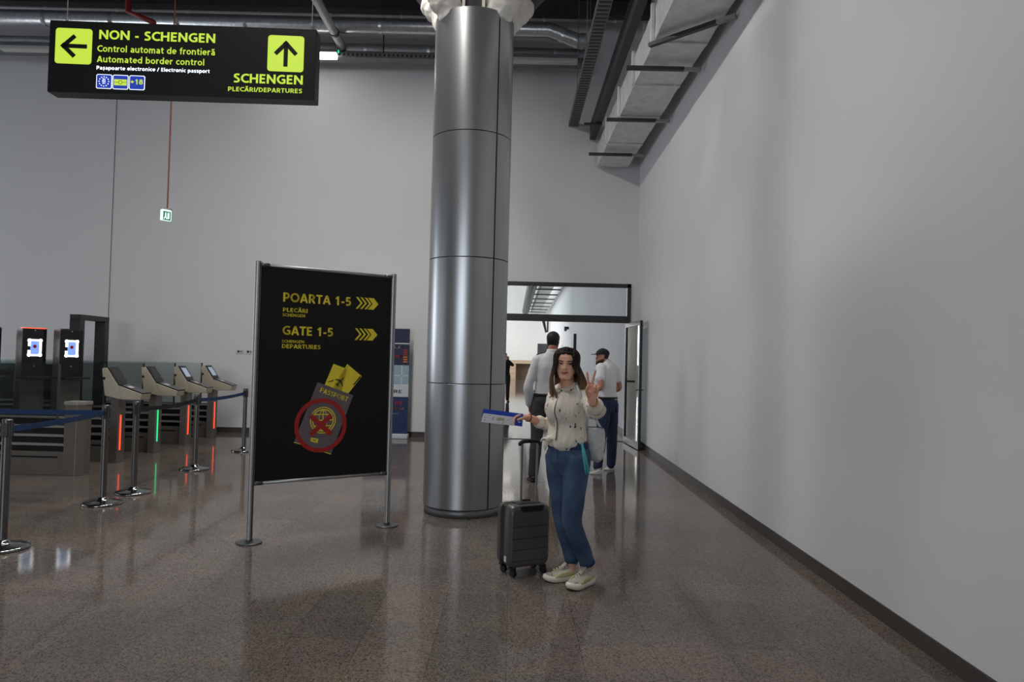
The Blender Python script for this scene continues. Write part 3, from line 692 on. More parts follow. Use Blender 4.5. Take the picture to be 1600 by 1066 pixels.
def spoly(name, polys, m, lift):
    q = MB()
    for P in polys: q.prism([sp_(x, z-x*.0098, lift) for x, z in P], SN*.0012)
    return q.build(name, m, hs)
def rrect(x0, z0, x1, z1, r):
    P = []
    for cx, cz, a in ((x1-r, z1-r, 0), (x0+r, z1-r, PI/2), (x0+r, z0+r, PI), (x1-r, z0+r, 1.5*PI)):
        for k in range(5): t = a+PI/2*k/4; P.append((cx+r*math.cos(t), cz+r*math.sin(t)))
    return P
spoly('arrow_tile', [rrect(.055, 3.981, .358, 4.285, .026)], 'sign_glow', .005)
spoly('arrow_tile', [rrect(1.829, 3.991, 2.136, 4.304, .026)], 'sign_glow', .005)
def arrow(tip, d, L, hw, hl, t):
    d = V((d[0], d[1], 0)); n_ = V((-d.y, d.x, 0)); tip = V((tip[0], tip[1], 0)); P = []
    P.append([tip-d*t*.9-n_*t/2, tip-d*L-n_*t/2, tip-d*L+n_*t/2, tip-d*t*.9+n_*t/2])
    for s_ in (-1, 1):
        e = tip-d*hl+n_*hw*s_; g = (e-tip).normalized(); m_ = V((-g.y, g.x, 0))*t*.5
        if m_.dot(d) > 0: m_ = -m_
        P.append([tip, e, e+m_*2, tip+m_*2])
    return [[(p.x, p.y) for p in Q] for Q in P]
spoly('arrow', arrow((.096, 4.133), (-1, 0), .222, .102, .108, .036), 'sign_black', .0066)
spoly('arrow', arrow((1.983, 4.262), (0, 1), .228, .102, .108, .036), 'sign_black', .0066)
for t, m_, bo in ((('NON - SCHENGEN', 0.4148, 4.1988, 0.9687, 0.0794), 'sign_glow', .022), (('Control automat de frontieră', 0.4038, 4.0907, 0.9805, 0.0555), 'sign_glow', .014), (('Automated border control', 0.4042, 4.0005, 0.8935, 0.0538), 'sign_glow', .014), (('Pașapoarte electronice / Electronic passport', 0.4036, 3.9372, 0.9426, 0.0317), 'sign_white_glow', .018), (('SCHENGEN', 1.5505, 3.8631, 0.584, 0.0797), 'sign_glow', .022), (('PLECĂRI/DEPARTURES', 1.5066, 3.788, 0.6242, 0.0382), 'sign_glow', .014)):
    lettering(t[0], SL, SUT, t[1], t[2]-t[1]*.0098*0, t[3], t[4], m_, hs, SN, .0065, bo)
for x0, z1 in ((.405, 3.9025), (.541, 3.9025), (.6785, 3.9033)):
    spoly('icon_border', [rrect(x0, z1-.124, x0+.131, z1, .014)], 'sign_white_glow', .005)
    spoly('icon_tile', [rrect(x0+.006, z1-.118, x0+.125, z1-.006, .011)], 'sign_blue_glow', .0066)
st = []
for k in range(12):
    a = 2*PI*k/12; cx, cz = .470+.040*math.cos(a), 3.840+.040*math.sin(a)
    st.append([(cx+.0055*math.cos(PI/2+i*2*PI/5), cz+.0055*math.sin(PI/2+i*2*PI/5)) for i in range(5)])
spoly('star_circle', st, 'sign_white_glow', .0082)
lettering('EU', SL, SUT, .459, 3.849, .022, .013, 'sign_white_glow', hs, SN, .0085, .01)
lettering('EEA', SL, SUT, .455, 3.832, .030, .013, 'sign_white_glow', hs, SN, .0085, .01)
lettering('CH', SL, SUT, .459, 3.815, .022, .013, 'sign_white_glow', hs, SN, .0085, .01)
spoly('biometric_symbol', [rrect(.554, 3.812, .660, 3.864, .004)], 'sign_glow', .0082)
bs = MB()
for k in range(24):
    a, b2 = 2*PI*k/24, 2*PI*(k+1)/24
    bs.prism([sp_(.607+r*math.cos(t), 3.838+r*math.sin(t)-.0059, .0096) for r, t in ((.013, a), (.0165, a), (.0165, b2), (.013, b2))], SN*.001)
for xa, xb in ((.554, .592), (.622, .660)): bs.prism([sp_(x, z-.0059, .0096) for x, z in ((xa, 3.8365), (xb, 3.8365), (xb, 3.8395), (xa, 3.8395))], SN*.001)
bs.build('symbol_outline', 'print_dark', hs)
lettering('+18', SL, SUT, 0.6908, 3.8184, 0.1027, 0.0443, 'sign_glow', hs, SN, .0085, .02)
for x in (.10, 2.18):
    wr = MB(); wr.cyl(sp_(x, Z1-.01, -.07), sp_(x, CZ-.02, -.07), .004, 6); wr.cyl(sp_(x, Z1-.005, -.07), sp_(x, Z1+.05, -.07), .012, 8); wr.build_each('wire', 'steel_grey', hs)

# ---------------------------------------------------------------- exit sign on its rod
ex = thing('exit_sign', 'small glowing green exit sign hanging on a thin copper rod', 'exit sign', (-5.42, 11, 3.56))
ER = Matrix.Rotation(math.radians(56), 3, 'Z')
MB().box((-5.42, 11, 3.665), (.15, .06, .17), ER).build('lightbox', 'exit_white', ex, bevel=.006)
MB().box(V((-5.42, 11, 3.655))+ER @ V((0, -.031, 0)), (.12, .004, .135), ER).build('pictogram_panel', 'exit_green', ex)
pc = MB(); c0 = V((-5.42, 11, 3.655))+ER @ V((0, -.034, 0))
pc.box(c0+ER @ V((.022, 0, 0)), (.03, .003, .095), ER); pc.ell(c0+ER @ V((-.022, 0, .04)), (.01, .003, .01), ER); pc.box(c0+ER @ V((-.022, 0, .008)), (.022, .003, .045), ER)
pc.box(c0+ER @ V((-.034, 0, -.03)), (.014, .003, .05), ER @ Matrix.Rotation(.5, 3, 'Y')); pc.box(c0+ER @ V((-.012, 0, -.03)), (.014, .003, .05), ER @ Matrix.Rotation(-.5, 3, 'Y'))
pc.build('running_figure', 'exit_white', ex)
MB().box((-5.42, 11, 3.765), (.18, .07, .02), ER).build('top_rail', 'alu', ex, bevel=.004)
MB().cyl((-5.40, 11, 3.77), (-5.40, 11, CZ), .012, 8).build('rod', 'copper', ex)

# ---------------------------------------------------------------- roll-up banner by the back wall
bn = thing('roll_up_banner', 'navy and sky blue roll-up banner behind the standing board', 'banner', (-2.44, 13.85, 0))
x0, x1, y = -2.86, -2.015, 13.86
MB().mm((x0-.02, 13.77, 0), (x1+.02, 13.97, .09)).build('base_case', 'banner_white', bn, bevel=.015)
for z0, z1, m_ in ((.09, .80, 'banner_blue'), (.80, 1.04, 'banner_white'), (1.04, 1.41, 'banner_sky'), (1.41, 1.82, 'banner_navy'), (1.82, 1.84, 'banner_white'), (1.84, 2.12, 'banner_navy')):
    MB().mm((x0, y, z0), (x1, y+.004, z1)).build('printed_panel', m_, bn)
MB().mm((x0, y-.004, 2.115), (x1, y+.012, 2.135)).build('top_rail', 'alu', bn)
gd = MB(); gd.mm((x0, y-.002, 1.20), (x1, y, 1.22)); gd.mm((-2.16, y-.002, 1.04), (-2.14, y, 1.41)); gd.mm((-2.55, y-.002, 1.04), (-2.53, y, 1.41)); gd.build('window_picture', 'banner_white', bn)
bo, bu, bn_ = V((0, y, 0)), V((1, 0, 0)), V((0, -1, 0))
lettering('RES', bo, bu, -2.30, 1.735, .17, .05, 'cabinet_gray', bn, bn_, .002)
lettering('LED', bo, bu, -2.33, 1.555, .17, .055, 'print_red', bn, bn_, .002)
dt = MB(); [dt.mm((-2.13, y-.003, 1.465+k*.045), (-2.05, y, 1.49+k*.045)) for k in range(3)]; dt.build('bar_chart_yellow', 'print_orange', bn)
dt = MB(); [dt.mm((-2.13, y-.003, 1.60+k*.045), (-2.05, y, 1.625+k*.045)) for k in range(3)]; dt.build('bar_chart_red', 'print_red', bn)
lettering('ARE', bo, bu, -2.40, .87, .26, .065, 'ink', bn, bn_, .002)
lettering('it!', bo, bu, -2.27, .63, .13, .09, 'print_red', bn, bn_, .002)
lettering('PASSPORT', bo, bu, -2.38, .555, .29, .035, 'print_orange', bn, bn_, .002)
lettering('TRAVEL', bo, bu, -2.38, .46, .20, .03, 'cabinet_gray', bn, bn_, .002)

# ---------------------------------------------------------------- automated border gates
def post_poly(x0, x1, y0, y1): return [(x0, y0, 0), (x1, y0, 0), (x1, y1, 0), (x0, y1, 0)]
GX1, GX0 = -5.58, -9.6
rows = [8.97, 10.18, 11.25, 12.29, 13.35]
names = ['nearest the camera', 'second from the camera', 'third from the camera', 'fourth from the camera', 'nearest the back wall']
for i, y in enumerate(rows):
    g = thing('gate_barrier', 'low grey gate barrier with louvred rails and glass, %s' % names[i], 'barrier', (-7.5, y, 0), 'barriers between the automated gates')
    x1 = GX1-.06 if i else -5.52
    MB().mm((GX0, y-.09, 0), (x1, y+.09, .29)).build('base_box', 'gate_grey', g, bevel=.006)
    MB().mm((GX0+.1, y-.093, .215), (x1-.08, y-.086, .235)).build('slot', 'black_plastic', g)
    for k, z in enumerate((.36, .47, .58)):
        MB().mm((GX0, y-.075+.012*k, z), (x1, y+.06, z+.03)).build('louvre_rail', 'gate_light', g, bevel=.004)
    MB().mm((GX0, y-.01, .29), (x1, y+.05, .62)).build('back_plate', 'black_plastic', g)
    MB().mm((GX0, y-.006, .62), (x1-.15, y+.006, 1.37)).build('glass_panel', 'glass_gate', g)
    MB().mm((x1-.17, y-.012, .62), (x1-.15, y+.012, 1.37)).build('glass_edge', 'alu_dark', g)
    if i == 0:
        ep = MB(); ep.prism([(-5.53, y-.10, 0), (-5.38, y-.10, 0), (-5.31, y-.03, 0), (-5.31, y+.10, 0), (-5.53, y+.10, 0)], (0, 0, .90))
        o = ep.build('end_post', 'gate_grey', g, bevel=.005)
        cp = MB(); cp.prism([(-5.54, y-.105, .87), (-5.38, y-.105, .87), (-5.30, y-.03, .87), (-5.30, y+.105, .87), (-5.54, y+.105, .87)], (0, 0, .045)); cp.build('cap', 'gate_light', o, bevel=.004)
# reading kiosks with slanted screen and passport tray
def kiosk(y, led, scr, label):
    x = -5.53
    k = thing('passport_kiosk', label, 'kiosk', (x, y, 0), 'passport reading kiosks in a row')
    MB().mm((x-.06, y-.10, 0), (x+.05, y+.10, .95)).build('post', 'gate_grey', k, bevel=.006)
    MB().mm((x+.048, y-.045, .17), (x+.058, y-.015, .66)).build('light_bar', led, k, bevel=.004)
    P = [(x-.13, .93), (x+.10, .88), (x+.37, .88), (x+.39, .965), (x+.05, 1.08), (x-.11, 1.32), (x-.18, 1.31), (x-.175, 1.24)]
    hd = MB(); h0 = [(P[0][0], y-.13, P[0][1])]
    # concave side outline: two convex pieces
    hd.prism([(a, y-.13, c) for a, c in (P[0], P[1], P[4], P[5], P[6], P[7])], (0, .26, 0))
    hd.prism([(a, y-.13, c) for a, c in (P[1], P[2], P[3], P[4])], (0, .26, 0))
    o = hd.build('head', 'kiosk_beige', k, bevel=.008)
    a, c = V((P[4][0], 0, P[4][1])), V((P[5][0], 0, P[5][1])); d = (c-a).normalized(); nn = V((-d.z, 0, d.x)); nn = -nn if nn.x < 0 else nn
    MB().prism([V((0, y-.125, 0))+a+d*.0, V((0, y+.125, 0))+a, V((0, y+.125, 0))+c, V((0, y-.125, 0))+c], nn*.014).build('screen_bezel', 'black_plastic', o)
    MB().prism([V((0, y-.085, 0))+a+d*.07+nn*.012, V((0, y+.085, 0))+a+d*.07+nn*.012, V((0, y+.085, 0))+c-d*.04+nn*.012, V((0, y-.085, 0))+c-d*.04+nn*.012], nn*.004).build('screen', scr, o)
    a, c = V((P[4][0], 0, P[4][1])), V((P[3][0], 0, P[3][1])); d = (c-a).normalized(); nn = V((d.z, 0, -d.x)); nn = -nn if nn.z < 0 else nn
    MB().prism([V((0, y-.125, 0))+a, V((0, y+.125, 0))+a, V((0, y+.125, 0))+c, V((0, y-.125, 0))+c], nn*.014).build('reader_tray', 'black_gloss', o)
    MB().prism([V((0, y-.07, 0))+a+d*.09+nn*.013, V((0, y+.03, 0))+a+d*.09+nn*.013, V((0, y+.03, 0))+a+d*.16+nn*.013, V((0, y-.07, 0))+a+d*.16+nn*.013], nn*.003).build('reader_window', 'socket_white', o)
    sp = MB(); sp.cyl((x-.145, y-.132, 1.17), (x-.145, y-.130, 1.17), .02, 12); sp.build('side_vent', 'black_plastic', o)
kiosk(10.08, 'led_red', 'black_gloss', 'beige passport kiosk with dark screen and red light bar, nearest the camera')
kiosk(11.13, 'led_green', 'black_gloss', 'beige passport kiosk with the green light bar')
kiosk(12.18, 'led_red', 'screen_pale', 'beige passport kiosk with lit screen and red light bar, third from the camera')
kiosk(13.24, 'led_red', 'screen_pale', 'beige passport kiosk with lit screen and red light bar, nearest the back wall')
# face scanning towers
def tower(cx, cy, topm, label):
    R_ = Matrix.Rotation(math.radians(58), 3, 'Z')      # local -Y is the front
    g = thing('face_scanner_tower', label, 'scanner', (cx, cy, 0), 'face scanning towers of the gates'); c = V((cx, cy, 0))
    B = lambda nm, a, d, m_, par=g, bv=.006: MB().box(c+R_ @ V(a), d, R_).build(nm, m_, par, bevel=bv)
    B('pedestal', (0, .02, .56), (.33, .2, 1.12), 'gate_grey')
    h = B('housing', (0, 0, 1.48), (.335, .19, .76), 'gate_grey')
    B('front_panel', (0, -.1, 1.48), (.325, .012, .75), 'black_gloss', h, .003)
    B('top_light', (0, -.05, 1.864), (.31, .09, .012), topm, h, .002)
    B('shelf', (.0, -.16, 1.13), (.36, .34, .03), 'black_plastic', g)
    fz = 1.572
    B('screen', (0, -.108, fz), (.115, .008, .19), 'screen_glow', h, .001)
    q = MB(); cen = c
    for a, d in (((-.075, -.112, fz+.06), (.03, .01, .075)), ((.078, -.112, fz), (.028, .01, .23)), ((0, -.112, fz+.113), (.17, .01, .026)), ((0, -.112, fz-.113), (.17, .01, .026)), ((-.078, -.112, fz-.075), (.03, .01, .075))): q.box(c+R_ @ V(a), d, R_)
    for sx_ in (-1, 1):
        for sz in (-1, 1): q.ell(c+R_ @ V((.076*sx_, -.113, fz+.108*sz)), (.026, .007, .026), R_)
    q.build('light_frame', 'frame_glow', h)
    q = MB(); q.ell(c+R_ @ V((.0, -.112, fz+.02)), (.026, .003, .026), R_); q.build('screen_emblem', 'print_red', h)
    q = MB()
    for z in (1.83, 1.30): q.ell(c+R_ @ V((0, -.106, z)), (.012, .006, .012), R_)
    q.build('lens', 'cabinet_gray', h)
tower(-7.79, 10.55, 'black_plastic', 'face scanner tower cut by the left edge of the picture')
tower(-7.24, 10.74, 'led_red', 'face scanner tower with a red light on top, lit white screen frame')
tower(-6.81, 10.94, 'black_plastic', 'face scanner tower with lit white screen frame, beside the dark portal')
# dark portal frame at the end of the last lane
g = thing('gate_portal', 'tall dark portal frame of the last border gate, against the back wall', 'portal', (-7.6, 12.8, 0))
MB().mm((-7.70, 12.38, 0), (-7.50, 12.50, 2.08)).build('post', 'frame_dark', g, bevel=.006)
MB().mm((-7.70, 13.13, 0), (-7.50, 13.25, 2.08)).build('post', 'frame_dark', g, bevel=.006)
MB().mm((-7.70, 12.38, 2.08), (-7.50, 13.25, 2.17)).build('lintel', 'frame_dark', g, bevel=.006)

# ---------------------------------------------------------------- belt stanchions
def stanchion(x, y, label, belts=()):
    s_ = thing('belt_stanchion', label, 'stanchion', (x, y, 0), 'belt barrier posts')
    MB().lathe([(0, 0), (.185, 0), (.188, .006), (.186, .018), (.17, .026), (.10, .038), (.055, .048), (.05, .062), (.034, .075), (.0, .075)], (x, y, 0), 40).build('base', 'chrome', s_, smooth=True)
    MB().cyl((x, y, .06), (x, y, .86), .0325, 24).build('pole', 'steel_brushed', s_, smooth=True).modifiers.new('e', 'EDGE_SPLIT').split_angle = .6
    h = MB(); h.lathe([(0, .86), (.034, .86), (.034, .985), (.037, .988), (.037, 1.0), (.033, 1.004), (0, 1.004)], (x, y, 0), 28); o = h.build('belt_head', 'steel_brushed', s_, smooth=True); o.modifiers.new('e', 'EDGE_SPLIT').split_angle = .6
    cl = MB()
    for k in range(4):
        a = math.radians(20+90*k); R_ = Matrix.Rotation(a, 3, 'Z'); cl.box(V((x, y, .92))+R_ @ V((.034, 0, 0)), (.014, .03, .11), R_)
    cl.build('belt_clip', 'black_plastic', o, bevel=.003)
    for (ex_, ey, m_, sag) in belts:
        a, c = V((x, y, .925)), V((ex_, ey, .925)); d = (c-a).normalized(); a = a+d*.04; c = c-d*.04; L = (c-a).length; n = 14; nn = V((-d.y, d.x, 0))*.0012
        P = []; q = MB(); vs = []; fs = []
        for k in range(n+1):
            t = k/n; p = a+(c-a)*t-V((0, 0, sag*4*t*(1-t)))
            vs += [p+V((0, 0, .024))+nn, p-V((0, 0, .024))+nn, p-V((0, 0, .024))-nn, p+V((0, 0, .024))-nn]
        for k in range(n):
            for j in range(4): fs.append((k*4+j, (k+1)*4+j, (k+1)*4+(j+1) % 4, k*4+(j+1) % 4))
        fs += [(3, 2, 1, 0), (n*4, n*4+1, n*4+2, n*4+3)]
        q.add(vs, fs).build('belt', m_, s_)
    return s_
S0, S1, S2, S3, S4, S5 = (-3.93, 5.594), (-4.13, 7.30), (-4.135, 7.90), (-4.21, 9.58), (-4.28, 11.5), (-6.5, 7.33)
stanchion(*S0, 'steel belt stanchion at the left edge of the picture, nearest the camera', [(S1[0], S1[1], 'belt_blue', .012)])
stanchion(*S1, 'steel belt stanchion holding the two blue belts, in front of the first kiosk', [(S5[0], S5[1], 'belt_blue', .015)])
stanchion(*S2, 'steel belt stanchion with the black belt, standing right behind the blue belts', [(S3[0], S3[1], 'belt_black', .03)])
stanchion(*S3, 'steel belt stanchion where the black belt meets a blue belt', [(S4[0], S4[1], 'belt_blue', .02)])
stanchion(*S4, 'farthest steel belt stanchion, beside the left post of the black board')
stanchion(*S5, 'steel belt stanchion beyond the left edge that ends the long blue belt')

# ---------------------------------------------------------------- cabin suitcase
a_ = math.radians(28); SR = Matrix.Rotation(a_, 3, 'Z'); sc = V((.10, 5.335, 0))
su = thing('suitcase', 'dark grey hard-shell cabin suitcase with raised handle, standing beside the woman', 'suitcase', tuple(sc))
def L_(x, y, z): return sc+SR @ V((x, y, z))
def shell(y0, y1, bulge):
    q = MB(); out = rrect(-.168, .062, .168, .512, .05); n = len(out); vs = []; fs = []
    prof = ((0, 0), (.55, 0), (.85, .008), (1, .03))
    for t, ins in prof:
        for x, z in out:
            cx, cz = 0, .287; L = math.hypot(x-cx, z-cz); vs.append(L_(x-(x-cx)/L*ins, y0+(y1-y0)*t, z-(z-cz)/L*ins))
    for i in range(len(prof)-1):
        for k in range(n): fs.append((i*n+k, i*n+(k+1) % n, (i+1)*n+(k+1) % n, (i+1)*n+k) if y1 > y0 else (i*n+k, (i+1)*n+k, (i+1)*n+(k+1) % n, i*n+(k+1) % n))
    fs.append(tuple(range(n))); fs.append(tuple(range((len(prof)-1)*n, len(prof)*n)))
    return q.add(vs, fs)
sh = shell(-.028, -.115, 0).build('front_shell', 'case_shell', su, smooth=True); sh.modifiers.new('e', 'EDGE_SPLIT').split_angle = .7
s2 = shell(.035, .105, 0).build('rear_shell', 'case_shell', su, smooth=True); s2.modifiers.new('e', 'EDGE_SPLIT').split_angle = .7
rb = MB()
for k, z in enumerate((.115, .195, .275, .36)):
    rb.box(L_(0, -.1155, z), (.30, .0045, .003), SR)
rb.build_each('groove', 'case_black', sh)
zp = MB(); out = rrect(-.166, .064, .166, .51, .05); n = len(out)
for k in range(n):
    p, q = out[k], out[(k+1) % n]; zp.prism([L_(p[0], -.029, p[1]), L_(q[0], -.029, q[1]), L_(q[0]*.9, -.029, (q[1]-.287)*.9+.287), L_(p[0]*.9, -.029, (p[1]-.287)*.9+.287)], SR @ V((0, .065, 0)))
zp.build('zip_band', 'case_black', su)
MB().box(L_(-.1685, -.05, .125), (.004, .03, .04), SR).build('sticker', 'paper', su)
MB().box(L_(.013, -.02, .510), (.19, .10, .014), SR).build('handle_tray', 'case_black', su, bevel=.004)
tray = MB(); tray.prism([L_(x+.013, -.1165, z) for x, z in rrect(-.098, .462, .098, .54, .034) if z < .515]+[], SR @ V((0, .09, 0))); tray.build('handle_recess', 'case_black', su, bevel=.004)
gr = MB(); gr.tube([L_(-.03, .0, .515), L_(-.025, .0, .527), L_(.05, .0, .527), L_(.055, .0, .515)], .007, seg=10); gr.build('carry_handle', 'case_black', su, smooth=True)
for x in (-.05, .078): MB().box(L_(x, -.05, .735), (.017, .011, .46), SR).build('pull_rod', 'alu', su, bevel=.003)
gp = MB(); gp.tube([L_(-.07, -.05, .945), L_(-.055, -.05, .963), L_(.014, -.055, .968), L_(.083, -.05, .963), L_(.098, -.05, .945)], [(.014, .013)]*5, seg=12, sub=3); gp.build('grip', 'case_black', su, smooth=True)
for x in (-.125, .125):
    for y in (-.075, .07):
        hs_ = MB(); hs_.box(L_(x, y, .058), (.046, .05, .022), SR); o = hs_.build('wheel_housing', 'case_black', su, bevel=.006)
        wh = MB(); ax = SR @ V((1, .25, 0)).normalized(); p = L_(x+.004, y-.008, .0262)
        for t in (-.012, .006): wh.tube([p+ax*t, p+ax*(t+.009)], .026, seg=22, round_ends=False)
        wh.tube([p-ax*.013, p+ax*.017], .012, seg=12, round_ends=False); wh.box(L_(x, y, .045), (.02, .016, .03), SR)
        wh.build('wheel', 'black_plastic', o)

# ---------------------------------------------------------------- hall beyond the door
for k, (x, y, z) in enumerate(((-.75, 54, 7.4), (-.5, 47, 7.4))):
    l_ = thing('pendant_lamp', ['lit lamp under the ceiling of the bright hall, farther one', 'lit lamp under the ceiling of the bright hall, nearer one'][k], 'ceiling light', (x, y, z), 'lamps in the bright hall')
    MB().mm((x-.75, y-.1, z), (x+.75, y+.1, z+.08)).build('lamp_body', 'steel_grey', l_); MB().mm((x-.74, y-.11, z-.08), (x+.74, y+.11, z)).build('diffuser', 'lamp_glow', l_, bevel=.02)
    wr = MB(); [wr.cyl((x+d, y, z+.08), (x+d, y, CZ+.05), .006, 6) for d in (-.5, .5)]; wr.build_each('wire', 'steel_dark', l_)
dk = thing('counter_desk', 'pale wooden counter with drawers at the far end of the bright hall', 'desk', (.55, 58, 0))
MB().mm((-1.0, 57.6, 1.30), (1.55, 58.6, 1.58)).build('top', 'wood_light', dk)
MB().mm((-.92, 57.65, 0), (.22, 58.5, 1.30)).build('drawer_unit', 'wood_light', dk)
for z in (.08, .5, .92): MB().mm((-.88, 57.62, z), (.18, 57.65, z+.38)).build('drawer', 'wood_light', dk, bevel=.01)
MB().mm((.22, 58.4, 0), (1.5, 58.5, 1.30)).build('back_panel', 'wood_dark', dk)
MB().mm((1.45, 57.65, 0), (1.55, 58.5, 1.30)).build('side_panel', 'wood_light', dk)
o = thing('grey_cabinet', 'grey flat panel cabinet standing beyond the officer in the bright hall', 'cabinet', (1.75, 40, 0))
MB().mm((1.32, 39.8, 0), (2.45, 40.2, 2.52)).build('cabinet_body', 'cabinet_gray', o, bevel=.02)
MB().mm((1.87, 39.78, .1), (1.89, 39.8, 2.45)).build('door_gap', 'alu_dark', o)
o = thing('wall_speaker', 'dark V-shaped wall bracket high on the far wall', 'speaker', (2.35, 57.5, 4.4))
q = MB(); q.prism([(2.15, 57.3, 5.0), (2.40, 57.3, 5.0), (2.62, 57.3, 3.9), (2.5, 57.3, 3.8)], (0, .3, 0)); q.build('bracket', 'black_plastic', o); q = MB(); q.prism([(2.62, 57.3, 3.85), (2.74, 57.3, 3.9), (2.74, 57.3, 4.8), (2.62, 57.3, 4.7)], (0, .3, 0)); q.build('speaker_box', 'black_plastic', o)
for z, y, lab in ((3.62, 34.5, 'upper dark camera on the right wall of the bright hall'), (3.16, 34.5, 'lower dark camera on the right wall of the bright hall')):
    o = thing('wall_camera', lab, 'camera', (rwx(y)-.1, y, z)); MB().mm((rwx(y)-.22, y-.1, z-.05), (rwx(y), y+.1, z+.08)).build('camera_body', 'black_plastic', o, bevel=.02)
    q = MB(); q.ell((rwx(y)-.16, y-.1, z-.06), (.08, .08, .09)); q.build('dome', 'alu_dark', o, smooth=True)
o = thing('door_frame_post', 'dark upright door edge on the right wall of the bright hall', 'door', (2.5, 30, 0))
MB().mm((rwx(30)-.12, 29.6, 0), (rwx(30), 30.5, 2.72)).build('door_edge', 'frame_dark', o)
o = thing('wall_intercom', 'small grey intercom on the right wall beside the man in the cap', 'intercom', (rwx(19), 19, 1.5))
MB().mm((rwx(19)-.05, 18.9, 1.62), (rwx(19), 19.1, 1.86)).build('box', 'cabinet_gray', o, bevel=.01)
o = thing('foil_duct', 'long pale duct along the ceiling of the bright hall', 'duct', (1.7, 30, 5.4)); MB().mm((1.35, 15, 5.4), (2.0, 59, 5.9)).build('duct_body', 'foil', o)
q = MB(); [q.mm((1.1, y, 5.33), (2.45, y+.1, 5.4)) for y in range(17, 58, 3)]; q.build('support_bar', 'steel_grey', o)
q = MB(); q.tube([(.9, 15, 5.6), (.9, 59, 5.6)], .28, seg=16); tag(q.build('round_duct', 'steel_dark', None, smooth=True), 'dark round duct beside the pale duct in the bright hall', 'duct')
for k, y in enumerate((24, 36, 48)):
    q = MB(); q.tube([(-2.5, y, 0), (-2.5, y, 4.1)], .3, seg=20, round_ends=False); q.tube([(-2.5, y, 4.1), (.6, y+2, 8.35)], .14, seg=12); q.tube([(-2.5, y, 4.1), (-5.6, y+2, 8.35)], .14, seg=12); tag(q.build('branching_column', 'plastic_white', None, smooth=True), ['white branching column in the bright hall, nearest the door', 'white branching column in the middle of the bright hall', 'white branching column farthest down the bright hall'][k], 'column', 'white branching columns')
# ---------------------------------------------------------------- people
HEAD = [(0.0, .11, .34, .14), (.03, .165, .365, .06), (.09, .19, .372, -.04), (.17, .225, .37, -.14), (.26, .258, .362, -.24), (.36, .284, .352, -.33), (.48, .302, .342, -.40), (.60, .315, .348, -.43), (.72, .318, .34, -.43), (.83, .288, .285, -.39), (.92, .22, .19, -.29), (.98, .12, .07, -.16), (1.0, .04, -.0, -.09)]
def head_sec(z):
    for a, b in zip(HEAD, HEAD[1:]):
        if a[0] <= z <= b[0]:
            t = (z-a[0])/(b[0]-a[0]); t = t*t*(3-2*t)*.3+t*.7
            return [a[i]+(b[i]-a[i])*t for i in range(1, 4)]
    return list(HEAD[-1][1:])
def g_(x, s): return math.exp(-(x/s)**2)
def face_off(x, z, male=False):
    d = .105*g_(x, .048)*(max(0, min(1, (.56-z)/.20)) if z > .36 else g_(z-.36, .045))*(1.0 if z > .3 else .9)
    d += .035*g_(abs(x)-.05, .03)*g_(z-.345, .035)          # nostrils
    d -= .042*g_(abs(x)-.135, .07)*g_(z-.505, .055)         # eye sockets
    d += .020*g_(z-.585, .04)*g_(x, .2)*(1.5 if male else .6)   # brow
    d += .026*g_(x, .1)*g_(z-.215, .035)                    # lips
    d -= .016*g_(x, .12)*g_(z-.135, .03)
    d += .024*g_(x, .09)*g_(z-.06, .05)                     # chin
    d += .018*g_(abs(x)-.2, .07)*g_(z-.37, .09)             # cheeks
    return d
